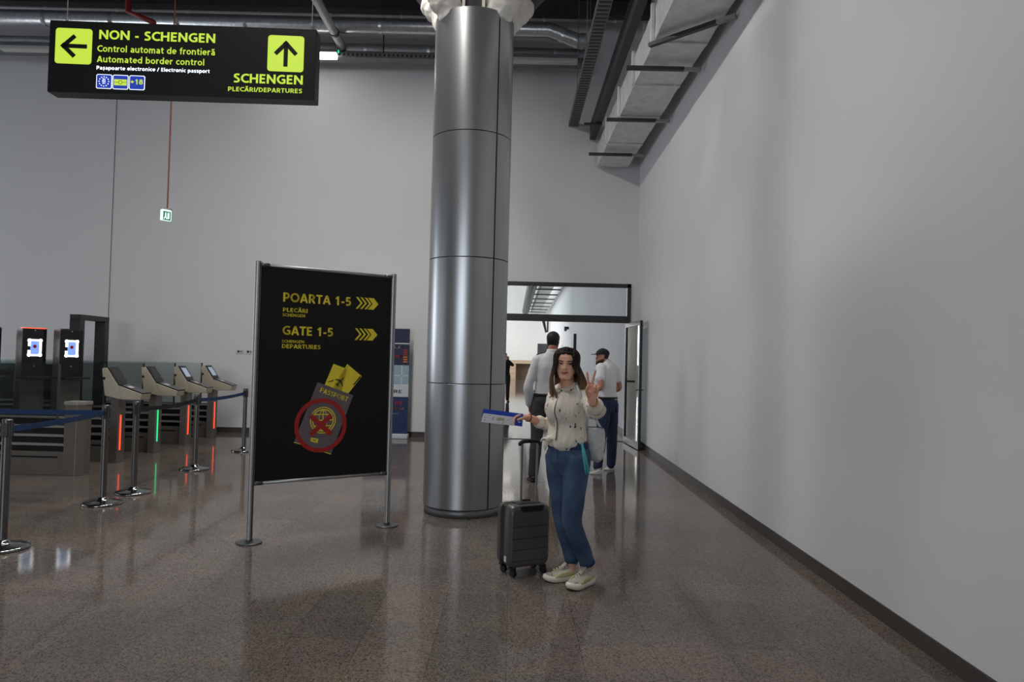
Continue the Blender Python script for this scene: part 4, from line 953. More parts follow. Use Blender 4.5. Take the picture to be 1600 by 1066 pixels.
class Head:
    def __init__(s, base, fwd, up, h, male=False, wx=1.):
        s.wx = wx
        s.o = V(base); s.u = V(up).normalized(); f = V(fwd); s.f = (f-s.u*f.dot(s.u)).normalized(); s.r = s.f.cross(s.u); s.h = h; s.male = male
    def pt(s, x, y, z): return s.o+(s.r*x*s.wx+s.f*y+s.u*z)*s.h
    def surf(s, x, z):
        hw, yf, yb = head_sec(z); c = (yf+yb)/2; dy = (yf-yb)/2
        q = max(0, 1-(abs(x)/hw)**2.3)**(1/2.3) if abs(x) < hw else 0
        return c+dy*q+face_off(x, z, s.male)
    def add(s, mb, grow=0., zs=44, seg=56):
        vs = []; fs = []
        for i in range(zs+1):
            z = i/zs; hw, yf, yb = head_sec(z); c = (yf+yb)/2; dy = (yf-yb)/2
            for k in range(seg):
                a = 2*PI*k/seg; cx, sy = math.cos(a), math.sin(a); e = 2/2.3
                x = hw*math.copysign(abs(cx)**e, cx); y = c+dy*math.copysign(abs(sy)**e, sy)
                if sy > 0: y += face_off(x, z, s.male)*min(1, sy*2)
                n = V((x, y-c, (z-.5)*.6)).normalized()*grow
                vs.append(s.pt(x+n.x, y+n.y, z+n.z))
        for i in range(zs):
            for k in range(seg): fs.append((i*seg+k, i*seg+(k+1) % seg, (i+1)*seg+(k+1) % seg, (i+1)*seg+k))
        fs.append(tuple(range(seg-1, -1, -1))); fs.append(tuple(range(zs*seg, zs*seg+seg)))
        mb.add(vs, fs)
        for sd in (-1, 1):                                    # ears
            q = V((0, 0, 0)); R_ = Matrix((s.r, s.f, s.u)).transposed()
            mb.ell(s.pt(.315*sd, -.05, .45), (.022*s.h*1.2, .062*s.h, .125*s.h), R_ @ Matrix.Rotation(.25*sd, 3, 'Z'), 12, 8)
    def features(s, root, brow='brow', lipm='lips', smile=.02):
        R_ = Matrix((s.r, s.f, s.u)).transposed(); h = s.h
        for sd in (-1, 1):
            x, z = .135*sd, .50; y = s.surf(x, z)
            e = MB().ell(s.pt(x, y-.010, z), (.064*h, .03*h, .030*h), R_, 14, 10).build('eye', 'eye_white', root, smooth=True)
            MB().ell(s.pt(x-.008, y+.008, z), (.029*h, .018*h, .029*h), R_, 12, 8).build('iris', 'iris', e, smooth=True)
            lid = MB(); P = []
            for k in range(6):
                t = -1+2*k/5; xx = x+t*.066; P.append(s.pt(xx, s.surf(xx, z+.02)+.006, z+.030*(1-t*t)-.004+.010*t*sd))
            lid.tube(P, [.006*h, .011*h, .013*h, .013*h, .011*h, .006*h], seg=8, sub=2); lid.build('eyelid', brow, e, smooth=True)
            bw = MB(); P = []
            for k in range(5):
                t = k/4; xx = (.06+.15*t)*sd; zz = .588+.020*math.sin(t*2.4)-.014*t; P.append(s.pt(xx, s.surf(xx, zz)+.006, zz))
            bw.tube(P, [(.011*h, .007*h), (.016*h, .008*h), (.015*h, .008*h), (.011*h, .007*h), (.005*h, .004*h)], ref=s.u, seg=8, sub=2); bw.build('eyebrow', brow, root, smooth=True)
        for nm, z0, th, cv in (('upper_lip', .226, .010, .010), ('lower_lip', .202, .013, -.010)):
            P = []
            for k in range(7):
                t = -1+2*k/6; xx = t*.105; zz = z0+cv*(1-t*t)+smile*t*t-(.006*g_(t, .15) if nm == 'upper_lip' else 0); P.append(s.pt(xx, s.surf(xx, zz)+.002, zz))
            q = MB(); q.tube(P, [.005*h]+[th*h]*5+[.005*h], seg=8, sub=2); q.build(nm, lipm, root, smooth=True)
        q = MB(); P = []
        for k in range(5):
            t = -1+2*k/4; xx = t*.09; zz = .213+smile*t*t; P.append(s.pt(xx, s.surf(xx, zz)+.010, zz))
        q.tube(P, [.003*h, .004*h, .0045*h, .004*h, .003*h], seg=6, sub=2); q.build('mouth_line', 'brow', root, smooth=True)

def hand(mb, wrist, d, pn, side, sc=1., curls=(25, 30, 32, 35), spread=(8, 2, -4, -10), thumb=(40, 35), tcurl=20, wristr=None):
    """palm and five fingers; d along the hand, pn out of the palm, side towards the thumb"""
    W_, d = V(wrist), V(d).normalized(); pn = V(pn); pn = (pn-d*pn.dot(d)).normalized(); sd = d.cross(pn); sd = sd if sd.dot(V(side)) > 0 else -sd
    k = sc
    mb.tube([W_-d*.03*k, W_, W_+d*.035*k, W_+d*.075*k, W_+d*.094*k], [(.026*k, .02*k), (.027*k, .019*k), (.036*k, .016*k), (.041*k, .014*k), (.038*k, .011*k)], ref=sd, seg=16, sub=3)
    mb.ell(W_+d*.04*k+sd*.022*k+pn*.008*k, (.02*k, .02*k, .02*k))
    lens = ((.044, .026, .021), (.049, .030, .023), (.045, .028, .022), (.036, .021, .019)); rad = (.0088, .0092, .0088, .0078); off = (.030, .010, -.011, -.030); st = (.090, .094, .090, .082)
    for i in range(4):
        b = W_+d*st[i]*k+sd*off[i]*k; a = math.radians(spread[i]); fd = (d*math.cos(a)+sd*math.sin(a)).normalized()
        P = [b-fd*.02*k, b]; ang = 0
        cs = curls[i] if isinstance(curls[i], (tuple, list)) else (curls[i], curls[i]*1.1, curls[i]*.7)
        for j in range(3):
            ang += math.radians(cs[j]); P.append(P[-1]+(fd*math.cos(ang)+pn*math.sin(ang))*lens[i][j]*k)
        r = rad[i]*k; mb.tube(P, [r*1.05, r*1.08, r, r*.92, r*.8], seg=12, sub=3)
    a, b2 = math.radians(thumb[0]), math.radians(thumb[1])
    td = (d*math.cos(a)+sd*math.sin(a)*math.cos(b2)+pn*math.sin(a)*math.sin(b2)).normalized()
    T = W_+d*.022*k+sd*.026*k+pn*.006*k; t2 = (td+(-sd*.5+d*.5+pn*.3)*math.radians(tcurl)).normalized(); t3 = (t2+(-sd*.5+d*.4+pn*.3)*math.radians(tcurl)).normalized()
    P = [T-td*.012*k, T+td*.02*k, T+td*.044*k, T+td*.044*k+t2*.03*k, T+td*.044*k+t2*.03*k+t3*.024*k]
    mb.tube(P, [.013*k, .0135*k, .0115*k, .0105*k, .0085*k], seg=12, sub=3)

def shoe(root, heel, toe, z0=0., m_up='shoe_white', m_sole='shoe_white', L=None, wd=1., sporty=False, lift=0., inner=1, name='shoe'):
    heel, toe = V(heel), V(toe); heel.z = toe.z = 0; d = toe-heel; L = L or d.length; d.normalize(); r = V((d.y, -d.x, 0)); k = L/.27
    o = heel
    P = lambda a, b, c: o+d*a*k+r*b*k*wd+V((0, 0, z0+c*k+lift*max(0, 1-a/.19)))
    out = []; W2 = [(0, .012), (.006, .026), (.03, .037), (.07, .036), (.12, .038), (.17, .046), (.21, .047), (.24, .038), (.26, .022), (.268, .006)]
    for a, b in W2: out.append((a, b+.0*a))
    out += [(a, -b) for a, b in reversed(W2)]
    n = len(out); th = .036 if sporty else .024; vs = []; fs = []
    def rise(a): return (.016 if sporty else .006)*max(0, (a-.19)/.08)**1.6 + (.010 if sporty else 0)*max(0, (.03-a)/.03)
    for s_, c in ((.88, 0), (1.0, .008), (1.06 if sporty else 1.02, th*.55), (1.0, th), (.9, th+.003)):
        for a, b in out: vs.append(P(.134+(a-.134)*(s_*.5+.5 if s_ < 1 else 1+(s_-1)*.6), b*s_, c+rise(a)+(.006*max(0, .1-a)/.1 if c > th*.5 else 0)))
    for i in range(4):
        for q in range(n): fs.append((i*n+q, i*n+(q+1) % n, (i+1)*n+(q+1) % n, (i+1)*n+q))
    fs.append(tuple(range(n-1, -1, -1))); fs.append(tuple(range(4*n, 5*n)))
    sh = MB()
    S = [(.004, .02, .045, .03), (.02, .034, .052, .045), (.06, .036, .056, .052), (.10, .036, .050, .045), (.14, .038, .040, .034), (.18, .042, .032, .025), (.22, .040, .027, .019), (.25, .028, .024, .013), (.262, .014, .022, .009)]
    sh.tube([P(a, 0, th*.6+c*.62) for a, b, c, hh in S], [(b*k*wd, hh*k*.78) for a, b, c, hh in S], ref=r, seg=20, sub=3)
    up = sh.build(name, m_up, root, remesh=.006*k, relax=3)
    MB().add(vs, fs).build('sole', m_sole, up, smooth=True)
    q = MB(); q.lathe([(.030, 0), (.036, .004), (.036, .012), (.030, .016)], (0, 0, 0), 20)
    for p in q.v:
        v = V(p); p.x, p.y, p.z = P(.055+v.y*1.25, v.x*.98, th*.6+.088+v.z-.035*v.y/.036*.4-.008)
    q.build('collar', 'mesh_gray' if sporty else m_up, up, smooth=True)
    lc = MB()
    for j in range(5):
        a = .105+j*.021; t = (a-.10)/.1; w = .020-.003*j; zz = th*.6+.085-t*.026
        lc.tube([P(a, -w, zz-.008), P(a+.004, 0, zz+.003), P(a, w, zz-.008)], .0028*k, seg=6, sub=2)
    lc.build('laces', m_sole, up, smooth=True)
    if sporty:
        tg = MB(); tg.tube([P(.14, 0, th*.6+.072), P(.11, 0, th*.6+.092), P(.088, 0, th*.6+.118)], [(.018*k, .004*k), (.022*k, .005*k), (.020*k, .004*k)], ref=r, seg=10, sub=3); tg.build('tongue', 'shoe_cream', up, smooth=True)
        for sg in (-1, 1):
            q = MB(); q.tube([P(.06, sg*.0395, th+.020), P(.11, sg*.0420, th+.020), P(.16, sg*.0455, th+.014), P(.195, sg*.0465, th+.006)], [(.004*k, .012*k), (.004*k, .019*k), (.004*k, .015*k), (.004*k, .005*k)], ref=r, seg=8, sub=3); q.build('side_panel', 'mesh_yellow', up, smooth=True)
        q = MB(); q.tube([P(-.004, 0, th+.0), P(.0, 0, th+.05), P(-.002, 0, th+.085)], [(.014*k, .006*k), (.012*k, .006*k), (.009*k, .004*k)], ref=r, seg=10, sub=2); q.build('heel_tab', m_sole, up, smooth=True)
        q = MB(); q.tube([P(.215, 0, th*.6+.032), P(.245, 0, th*.6+.024), P(.262, 0, th*.6+.012)], [(.036*k, .008*k), (.028*k, .008*k), (.014*k, .006*k)], ref=r, seg=14, sub=2); q.build('toe_cap', 'mesh_gray', up, smooth=True)
    return up

class Fig:
    """joints in the world; builds the skin body and the clothes over it"""
    def __init__(s, name, label, f, J, k=1., male=True, loc=None):
        s.f = V(f).normalized(); s.r = V((s.f.y, -s.f.x, 0)); s.J = {a: V(b) for a, b in J.items()}; s.k = k; s.male = male
        s.root = thing(name, label, 'person', loc)
    def torso(s, mb, grow=0., top=True, z_lo=None, secs=None):
        J = s.J; c0 = J['pelvis']; c1 = J['neck']
        secs = secs or s.secs
        P = []; R = []
        for t, hw, hd, fo in secs:
            P.append(c0+(c1-c0)*t+s.f*fo*s.k); R.append((hw*s.k+grow, hd*s.k+grow))
        mb.tube(P, R, ref=s.r, seg=24, sub=4, round_ends=True)
    def limb(s, mb, pts, rad, grow=0., seg=14, ref=None):
        mb.tube(pts, [(a[0]*s.k+grow, a[1]*s.k+grow) if isinstance(a, tuple) else a*s.k+grow for a in rad], seg=seg, sub=5, ref=ref)
MS = [(-.12, .14, .10, 0), (0, .168, .112, -.005), (.12, .16, .108, 0), (.33, .148, .100, .005), (.55, .165, .112, .008), (.75, .178, .112, .005), (.88, .165, .088, -.005), (.96, .10, .066, -.008), (1.04, .062, .062, -.004)]
WS = [(-.14, .13, .105, 0), (0, .165, .118, -.012), (.10, .158, .112, -.006), (.30, .122, .088, .0), (.48, .130, .092, .006), (.62, .140, .108, .018), (.74, .146, .102, .012), (.86, .145, .078, -.003), (.95, .082, .056, -.006), (1.04, .048, .05, 0)]

def man(name, label, f, J, k, head_f, face=False, secs=MS, skin='skin_man', top='shirt_white', sleeve='long', pants='trousers_gray', belt=True, shoes=('shoe_black', 'shoe_black'), heads=.235, hands={}, neck_r=.056, toes=None):
    F = Fig(name, label, f, J, k, True, ((J['hipL'][0]+J['hipR'][0])/2, (J['hipL'][1]+J['hipR'][1])/2, 0)); F.secs = secs; J = F.J; rt = F.root
    b = MB(); F.torso(b, -.012)
    H = Head(J['chin'], head_f, J['crown']-J['chin'] if False else V((0, 0, 1)), heads, True); H.add(b)
    hc = H.pt(0, -.12, .22)
    F.limb(b, [J['neck']-V((0, 0, .03)), J['neck']+(hc-J['neck'])*.5, hc], [neck_r*1.1, neck_r, neck_r*.98])
    for S in 'LR':
        sg = -1 if S == 'L' else 1
        F.limb(b, [J['neck']-V((0, 0, .05))+F.r*sg*.06, J['sh'+S]-F.r*sg*.02, J['sh'+S]+(J['el'+S]-J['sh'+S])*.15], [.05, .058, .054])
        F.limb(b, [J['sh'+S], J['sh'+S]+(J['el'+S]-J['sh'+S])*.45, J['el'+S], J['el'+S]+(J['wr'+S]-J['el'+S])*.35, J['wr'+S]], [.056, .05, .04, .042, .028])
        F.limb(b, [J['hip'+S]+V((0, 0, .05)), J['hip'+S]+(J['kn'+S]-J['hip'+S])*.3, J['kn'+S], J['kn'+S]+(J['an'+S]-J['kn'+S])*.35, J['an'+S]], [.085, .082, .055, .058, .036])
        h = hands.get(S, {}); d = J['wr'+S]-J['el'+S]
        hand(b, J['wr'+S], h.get('d', d), h.get('pn', -F.r*sg), h.get('side', F.f), k*1.03, h.get('curls', (35, 40, 42, 45)), h.get('spread', (4, 1, -2, -5)), h.get('thumb', (35, 40)))
        b.tube([J['an'+S], V((J['an'+S].x, J['an'+S].y, .06))], .034*k, seg=10)
    b.build('body', skin, rt, remesh=.006, relax=2)
    # trousers
    p = MB(); zc = J['pelvis']
    F.torso(p, .012, secs=[(-.10, .135, .10, 0), (0, .168, .115, -.006), (.12, .158, .108, 0), (.135, .157, .107, 0)])
    for S in 'LR':
        F.limb(p, [J['hip'+S]+V((0, 0, .06)), J['hip'+S]+(J['kn'+S]-J['hip'+S])*.3, J['kn'+S], J['kn'+S]+(J['an'+S]-J['kn'+S])*.4, J['an'+S]+(J['an'+S]-J['kn'+S])*.05], [.092, .09, .066, .066, .055], .010, 18)
    p.build('trousers' if 'jeans' not in pants else 'jeans', pants, rt, remesh=.008, relax=3, wrinkle=(.007, 9, .6))
    # top
    t = MB(); F.torso(t, .016, secs=[(.10, .158, .108, 0)]+[q for q in secs if q[0] > .12 and q[0] < .98]+[(.97, .075, .066, -.006)])
    for S in 'LR':
        sg = -1 if S == 'L' else 1; sh, el, wr = J['sh'+S], J['el'+S], J['wr'+S]
        F.limb(t, [J['neck']-V((0, 0, .05))+F.r*sg*.06, sh-F.r*sg*.02, sh+(el-sh)*.15], [.05, .06, .056], .014)
        if sleeve == 'long': F.limb(t, [sh, sh+(el-sh)*.45, el, el+(wr-el)*.4, wr-(wr-el)*.03], [.058, .053, .046, .046, .034], .014, 16)
        else: F.limb(t, [sh, sh+(el-sh)*.32, sh+(el-sh)*.55], [.058, .058, .058], .014, 16)
    t.build('shirt' if sleeve == 'long' else 't_shirt', top, rt, remesh=.008, relax=3, wrinkle=(.009, 8, .55))
    if belt:
        q = MB(); c = J['pelvis']+(J['neck']-J['pelvis'])*.145; vs = []
        P = [c+F.r*(.178*k*math.cos(a))+F.f*(.127*k*math.sin(a)) for a in [2*PI*i/28 for i in range(29)]]
        q.tube(P, [(.004, .017)]*29, ref=None, seg=8, round_ends=False)
        q2 = MB(); n = 36
        q2.lathe([(1.0, -.018), (1.03, -.016), (1.03, .016), (1.0, .018)], (0, 0, 0), n)
        for v in q2.v:
            x, y, z = v; w_ = c+F.r*x*.176*k+F.f*y*.126*k+V((0, 0, z)); v.x, v.y, v.z = w_
        q2.build('belt', 'brown_leather' if pants == 'none' else 'black_plastic', rt, smooth=True)
    for S in 'LR':
        if toes: shoe(rt, toes[S][0], toes[S][1], 0, shoes[0], shoes[1], lift=toes[S][2] if len(toes[S]) > 2 else 0)
    return F, H
def mk_hair(rt, H, lim, grow=.035, m='hair_black', name='hair', res=.006, wr=(.004, 40, 1)):
    q = MB(); H.add(q, grow)
    # keep only the scalp part: drop faces below / in front of the hairline
    keep = []
    for f in q.f:
        c = sum((q.v[i] for i in f), V((0, 0, 0)))/len(f)-H.o
        x, y, z = c.dot(H.r)/H.h, c.dot(H.f)/H.h, c.dot(H.u)/H.h
        if lim(x, y, z): keep.append(f)
    q.f = keep
    o = q.build(name, m, rt, smooth=True)
    so = o.modifiers.new('solid', 'SOLIDIFY'); so.thickness = .012; so.offset = -1
    return o

# ---- the officer in the white shirt, seen from behind
Jo = dict(pelvis=(.44, 9.35, 1.03), neck=(.50, 9.33, 1.66), chin=(.515, 9.36, 1.70), crown=(.53, 9.34, 1.94), shL=(.315, 9.33, 1.575), shR=(.70, 9.36, 1.58), elL=(.205, 9.30, 1.25), elR=(.79, 9.38, 1.27), wrL=(.222, 9.36, .99), wrR=(.80, 9.50, 1.02), hipL=(.345, 9.35, .96), hipR=(.535, 9.36, .96), knL=(.322, 9.32, .53), knR=(.575, 9.44, .53), anL=(.288, 9.30, .11), anR=(.585, 9.48, .11))
Fo, Ho = man('person', 'tall person in white uniform shirt and grey trousers walking away, seen from behind', (-.08, 1, 0), Jo, 1.02, (.30, .95, 0), heads=.245, toes=dict(L=((.300, 9.22, 0), (.250, 9.50, 0)), R=((.585, 9.40, 0), (.61, 9.68, 0))))
mk_hair(Fo.root, Ho, lambda x, y, z: z > .22 and (y < .0 or z > .72) and not (abs(x) > .27 and y > -.12 and z < .55), .025)
for sg in (-1, 1):
    q = MB(); c = Fo.J['sh'+('L' if sg < 0 else 'R')]+V((0, 0, .082))-Fo.r*sg*.045
    q.box(c, (.13, .06, .014), Matrix.Rotation(.30*sg, 3, 'Y')); q.build('epaulette', 'cap_black', Fo.root, bevel=.004)
q = MB(); q.lathe([(.068, 0), (.072, .012), (.066, .035), (.062, .034), (.064, .006)], tuple(Fo.J['neck']+V((0, .0, .022))), 28); q.build('collar', 'shirt_white', Fo.root, smooth=True)
Hd = Ho; Hd.features(Fo.root, 'hair_black', 'skin_man', 0)
# ---- the man in the cap and white T-shirt
Jc = dict(pelvis=(1.37, 10.30, .97), neck=(1.345, 10.30, 1.55), chin=(1.27, 10.30, 1.527), crown=(1.25, 10.3, 1.75), shL=(1.225, 10.15, 1.475), shR=(1.475, 10.46, 1.475), elL=(1.225, 10.02, 1.215), elR=(1.56, 10.52, 1.20), wrL=(1.06, 10.12, 1.13), wrR=(1.40, 10.66, 1.08), hipL=(1.315, 10.23, .91), hipR=(1.43, 10.38, .91), knL=(1.27, 10.19, .50), knR=(1.45, 10.39, .50), anL=(1.22, 10.13, .10), anR=(1.455, 10.46, .10))
Fc, Hc = man('person', 'bearded person in black cap, white T-shirt and dark jeans standing by the open glass door', (-.78, .62, 0), Jc, .98, (-.97, -.10, 0), top='tee_white', sleeve='short', pants='jeans_dark', heads=.225, shoes=('shoe_white', 'shoe_white'), hands={'L': {'curls': (50, 55, 58, 60)}, 'R': {'curls': (50, 55, 58, 60)}}, toes=dict(L=((1.275, 10.10, 0), (1.10, 10.02, 0)), R=((1.51, 10.50, 0), (1.345, 10.43, 0))))
Hc.features(Fc.root, 'beard', 'skin_man', 0)
mk_hair(Fc.root, Hc, lambda x, y, z: z < .31-.5*max(0, y-.15)+.25*max(0, .15-y) and y > -.06 and not (abs(x) < .09 and z > .17), .022, 'beard', 'beard')
mk_hair(Fc.root, Hc, lambda x, y, z: .38 < z < .8 and y < -.08, .018, 'hair_black')
q = MB(); Hc.add(q, .055); kp = []
for f in q.f:
    c = sum((q.v[i] for i in f), V((0, 0, 0)))/len(f)-Hc.o
    if c.dot(Hc.u)/Hc.h > .66: kp.append(f)
q.f = kp; cp = q.build('cap', 'cap_black', Fc.root, smooth=True); so = cp.modifiers.new('s', 'SOLIDIFY'); so.thickness = .008
q = MB(); vs = []; fs = []; n = 14
for j in range(2):
    for i in range(n+1):
        a = PI*i/n; x = .30*math.cos(a); 
        for t in (0, 1): vs.append(Hc.pt(x*(1 if t == 0 else .92), (.16+.20*math.sin(a)) if t == 0 else (.22+.50*math.sin(a)**.7), .68-.05*t*math.sin(a)-.04*abs(math.cos(a))*t+j*.02))
for j in range(2):
    for i in range(n): o_ = j*2*(n+1); fs.append((o_+2*i, o_+2*i+2, o_+2*i+3, o_+2*i+1) if j == 0 else (o_+2*i, o_+2*i+1, o_+2*i+3, o_+2*i+2))
o_ = 2*(n+1)
for i in range(n): fs.append((2*i+1, 2*i+3, o_+2*i+3, o_+2*i+1))
q.add(vs, fs).build('brim', 'cap_black', cp, smooth=True)
for a in (-.42, .42):
    d_ = (-Fc.f*math.cos(a)*.127+Fc.r*math.sin(a)*.185); c = Fc.J['pelvis']+V((0, 0, -.055))-Fc.f*.006+d_*.945
    n_ = (-Fc.f*math.cos(a)/.127+Fc.r*math.sin(a)/.185).normalized(); R_ = Matrix((n_.cross(V((0, 0, 1))), n_, V((0, 0, 1)))).transposed()
    MB().box(c, (.10, .012, .12), R_).build('back_pocket', 'jeans_dark', Fc.root, bevel=.005)
# ---- the distant person in black, half hidden by the column
Jd = dict(pelvis=(-.17, 26.9, .98), neck=(-.18, 26.9, 1.54), chin=(-.2, 26.85, 1.60), crown=(-.2, 26.9, 1.84), shL=(-.02, 26.85, 1.46), shR=(-.36, 26.92, 1.46), elL=(.09, 26.75, 1.38), elR=(-.42, 26.8, 1.22), wrL=(-.09, 26.66, 1.56), wrR=(-.33, 26.62, 1.38), hipL=(-.08, 26.88, .92), hipR=(-.26, 26.92, .92), knL=(-.07, 26.84, .50), knR=(-.27, 26.9, .5), anL=(-.07, 26.88, .1), anR=(-.29, 26.93, .1))
Jd = {k_: (v_[0]-.12, v_[1], v_[2]) for k_, v_ in Jd.items()}
Fd, Hd = man('person', 'distant person in black clothes with a hand raised to the face, beside the column edge', (.15, -1, 0), Jd, 1., (.2, -1, 0), top='suit_black', pants='suit_black', heads=.235, hands={'L': {'d': (-.1, -.1, 1), 'pn': (0, 1, 0)}}, toes=dict(L=((-.19, 26.98, 0), (-.15, 26.70, 0)), R=((-.41, 27.0, 0), (-.43, 26.73, 0))))
Hd.features(Fd.root, 'hair_black', 'lips', 0)
mk_hair(Fd.root, Hd, lambda x, y, z: z > .35 and (y < .0 or z > .76), .025)

# ---- the woman in the printed blouse
Jw = dict(pelvis=(.395, 5.06, .905), neck=(.384, 5.06, 1.405), shL=(.497, 4.965, 1.325), shR=(.310, 5.19, 1.312), elL=(.556, 4.775, 1.235), wrL=(.509, 4.575, 1.322), elR=(.292, 5.275, 1.08), wrR=(.108, 5.095, 1.158), hipL=(.458, 5.005, .85), hipR=(.332, 5.12, .85), knL=(.432, 4.985, .47), knR=(.375, 5.12, .46), anL=(.553, 5.082, .115), anR=(.455, 5.170, .115))
Fw = Fig('person', 'smiling person with long brown hair, printed cream blouse and blue jeans making a V sign', (-.66, -.75, 0), Jw, .95, False, (.47, 5.06, 0)); Fw.secs = WS
J = Fw.J; rt = Fw.root; fW, rW = Fw.f, Fw.r; UP = V((0, 0, 1))
Hw = Head((.368, 4.992, 1.437), (-.22, -1, -.02), (.02, -.02, 1), .213, False, 1.14)
b = MB(); Fw.torso(b, -.008); Hw.add(b)
hc = Hw.pt(0, -.10, .18)
Fw.limb(b, [J['neck']-UP*.04, J['neck']+(hc-J['neck'])*.5, hc], [.058, .049, .052])
for S in 'LR':
    sg = -1 if S == 'L' else 1; sh, el, wr = J['sh'+S], J['el'+S], J['wr'+S]
    Fw.limb(b, [J['neck']-UP*.05+rW*sg*.05, sh-rW*sg*.02, sh+(el-sh)*.15], [.042, .046, .044])
    Fw.limb(b, [sh, sh+(el-sh)*.45, el, el+(wr-el)*.35, wr], [.045, .042, .036, .036, .026])
    Fw.limb(b, [J['hip'+S]+UP*.04, J['hip'+S]+(J['kn'+S]-J['hip'+S])*.3, J['kn'+S], J['kn'+S]+(J['an'+S]-J['kn'+S])*.35, J['an'+S]], [.082, .078, .053, .052, .035])
    b.tube([J['an'+S], V((J['an'+S].x, J['an'+S].y, .05))], .032, seg=12)
tocam = V((-.09, -.99, .05))
hand(b, J['wrL'], (.02, -.12, 1), tocam, (-1, 0, .0), .98, curls=((4, 6, 4), (4, 6, 4), (82, 88, 50), (84, 88, 50)), spread=(9, -11, -4, -6), thumb=(40, 62), tcurl=42)
hand(b, J['wrR'], (-.80, -.50, .16), (-.10, -.30, -1), (-.25, -.9, .1), .95, curls=((30, 42, 25), (34, 44, 28), (40, 46, 30), (46, 48, 30)), spread=(3, 0, -3, -6), thumb=(24, 52), tcurl=15)
b.build('body', 'skin', rt, remesh=.004, relax=2)
Hw.features(rt, 'brow', 'lips', .028)
# jeans
p = MB(); Fw.torso(p, .010, secs=[(-.13, .13, .108, 0), (0, .165, .120, -.012), (.10, .155, .110, -.006), (.21, .132, .094, -.002)])
for S, R_ in (('L', [.092, .085, .066, .060, .050]), ('R', [.090, .083, .064, .058, .048])):
    h_, kn, an = J['hip'+S], J['kn'+S], J['an'+S]
    Fw.limb(p, [h_+UP*.05, h_+(kn-h_)*.32, kn, kn+(an-kn)*.4, an+UP*.035], R_, .006, 20)
jn = p.build('jeans', 'jeans_blue', rt, remesh=.006, relax=3, wrinkle=(.006, 11, .5))
def waist_ring(name, m, t, hw, hd, z0, z1, th, parent, fo=-.003):
    c = J['pelvis']+(J['neck']-J['pelvis'])*t+fW*fo; q = MB(); q.lathe([(1, z0), (1+th, z0+.003), (1+th, z1-.003), (1, z1)], (0, 0, 0), 40)
    for v in q.v:
        x, y, z = v; w_ = c+rW*x*hw+fW*y*hd+UP*z; v.x, v.y, v.z = w_
    return q.build(name, m, parent, smooth=True)
waist_ring('waistband', 'denim_trim', .150, .153, .114, -.024, .02, .03, jn)
for S in 'LR':
    an, kn = J['an'+S], J['kn'+S]; d = (an-kn).normalized(); c = an+UP*.035
    q = MB(); q.tube([c-d*.012, c+d*.010], .0555, seg=24, round_ends=False); q.build('hem', 'denim_trim', jn, smooth=True)
waist_ring('belt', 'brown_leather', .175, .146, .109, -.014, .016, .03, rt)
q = MB(); c = J['pelvis']
for sg in (-1, 1):
    P = []
    for k in range(6):
        t = k/5; a = math.radians(90-sg*(22+44*t)); z = .082-.075*math.sin(t*PI/2)
        P.append(c+rW*(.166*math.cos(a))+fW*(.122*math.sin(a)-.008)+UP*z)
    q.tube(P, .002, seg=6, sub=3)
P = [c+fW*(.115-.001*k)+UP*(.08-.03*k) for k in range(4)]; q.tube(P, .002, seg=6); q.build('seam', 'denim_trim', jn, smooth=True)
q = MB()
for a in (30, 62, 118, 150):
    a = math.radians(a); R_ = Matrix.Rotation(math.atan2(fW.y, fW.x)-PI/2+(a-PI/2), 3, 'Z'); cc = c+(J['neck']-c)*.150+rW*(.158*math.cos(a))+fW*(.117*math.sin(a)); q.box(cc, (.012, .008, .05), Matrix.Rotation(math.atan2(-rW.y, -rW.x), 3, 'Z'))
q.build('belt_loop', 'denim_trim', jn)
# blouse
t = MB(); Fw.torso(t, .016, secs=[(.175, .140, .110, .006), (.25, .140, .110, .012), (.36, .130, .100, .010), (.48, .134, .100, .008), (.60, .144, .116, .022), (.68, .146, .114, .022), (.78, .144, .096, .010), (.86, .136, .072, -.003), (.905, .095, .058, -.006)])
sh, el, wr = J['shL'], J['elL'], J['wrL']
Fw.limb(t, [J['neck']-UP*.05-rW*.05, sh+rW*.02, sh+(el-sh)*.15], [.042, .048, .048], .012)
Fw.limb(t, [sh, sh+(el-sh)*.5, el, el+(wr-el)*.22, el+(wr-el)*.48], [.046, .048, .052, .050, .044], .012, 18)
sh, el, wr = J['shR'], J['elR'], J['wrR']
Fw.limb(t, [J['neck']-UP*.05+rW*.05, sh-rW*.02, sh+(el-sh)*.15], [.042, .048, .048], .012)
Fw.limb(t, [sh, sh+(el-sh)*.5, el, el+(wr-el)*.25, el+(wr-el)*.52], [.046, .044, .044, .040, .036], .010, 18)
bl = t.build('blouse', 'blouse', rt, remesh=.006, relax=3, wrinkle=(.013, 15, .38))
for S, a0, a1, rr in (('L', .36, .52, .056), ('R', .44, .55, .046)):
    el, wr = J['el'+S], J['wr'+S]; q = MB(); q.tube([el+(wr-el)*a0, el+(wr-el)*(a0+a1)*.5, el+(wr-el)*a1], [rr*.96, rr*1.05, rr*.97], seg=26, sub=3); q.build('cuff', 'blouse', bl, remesh=.006, relax=1, wrinkle=(.006, 22, 1))
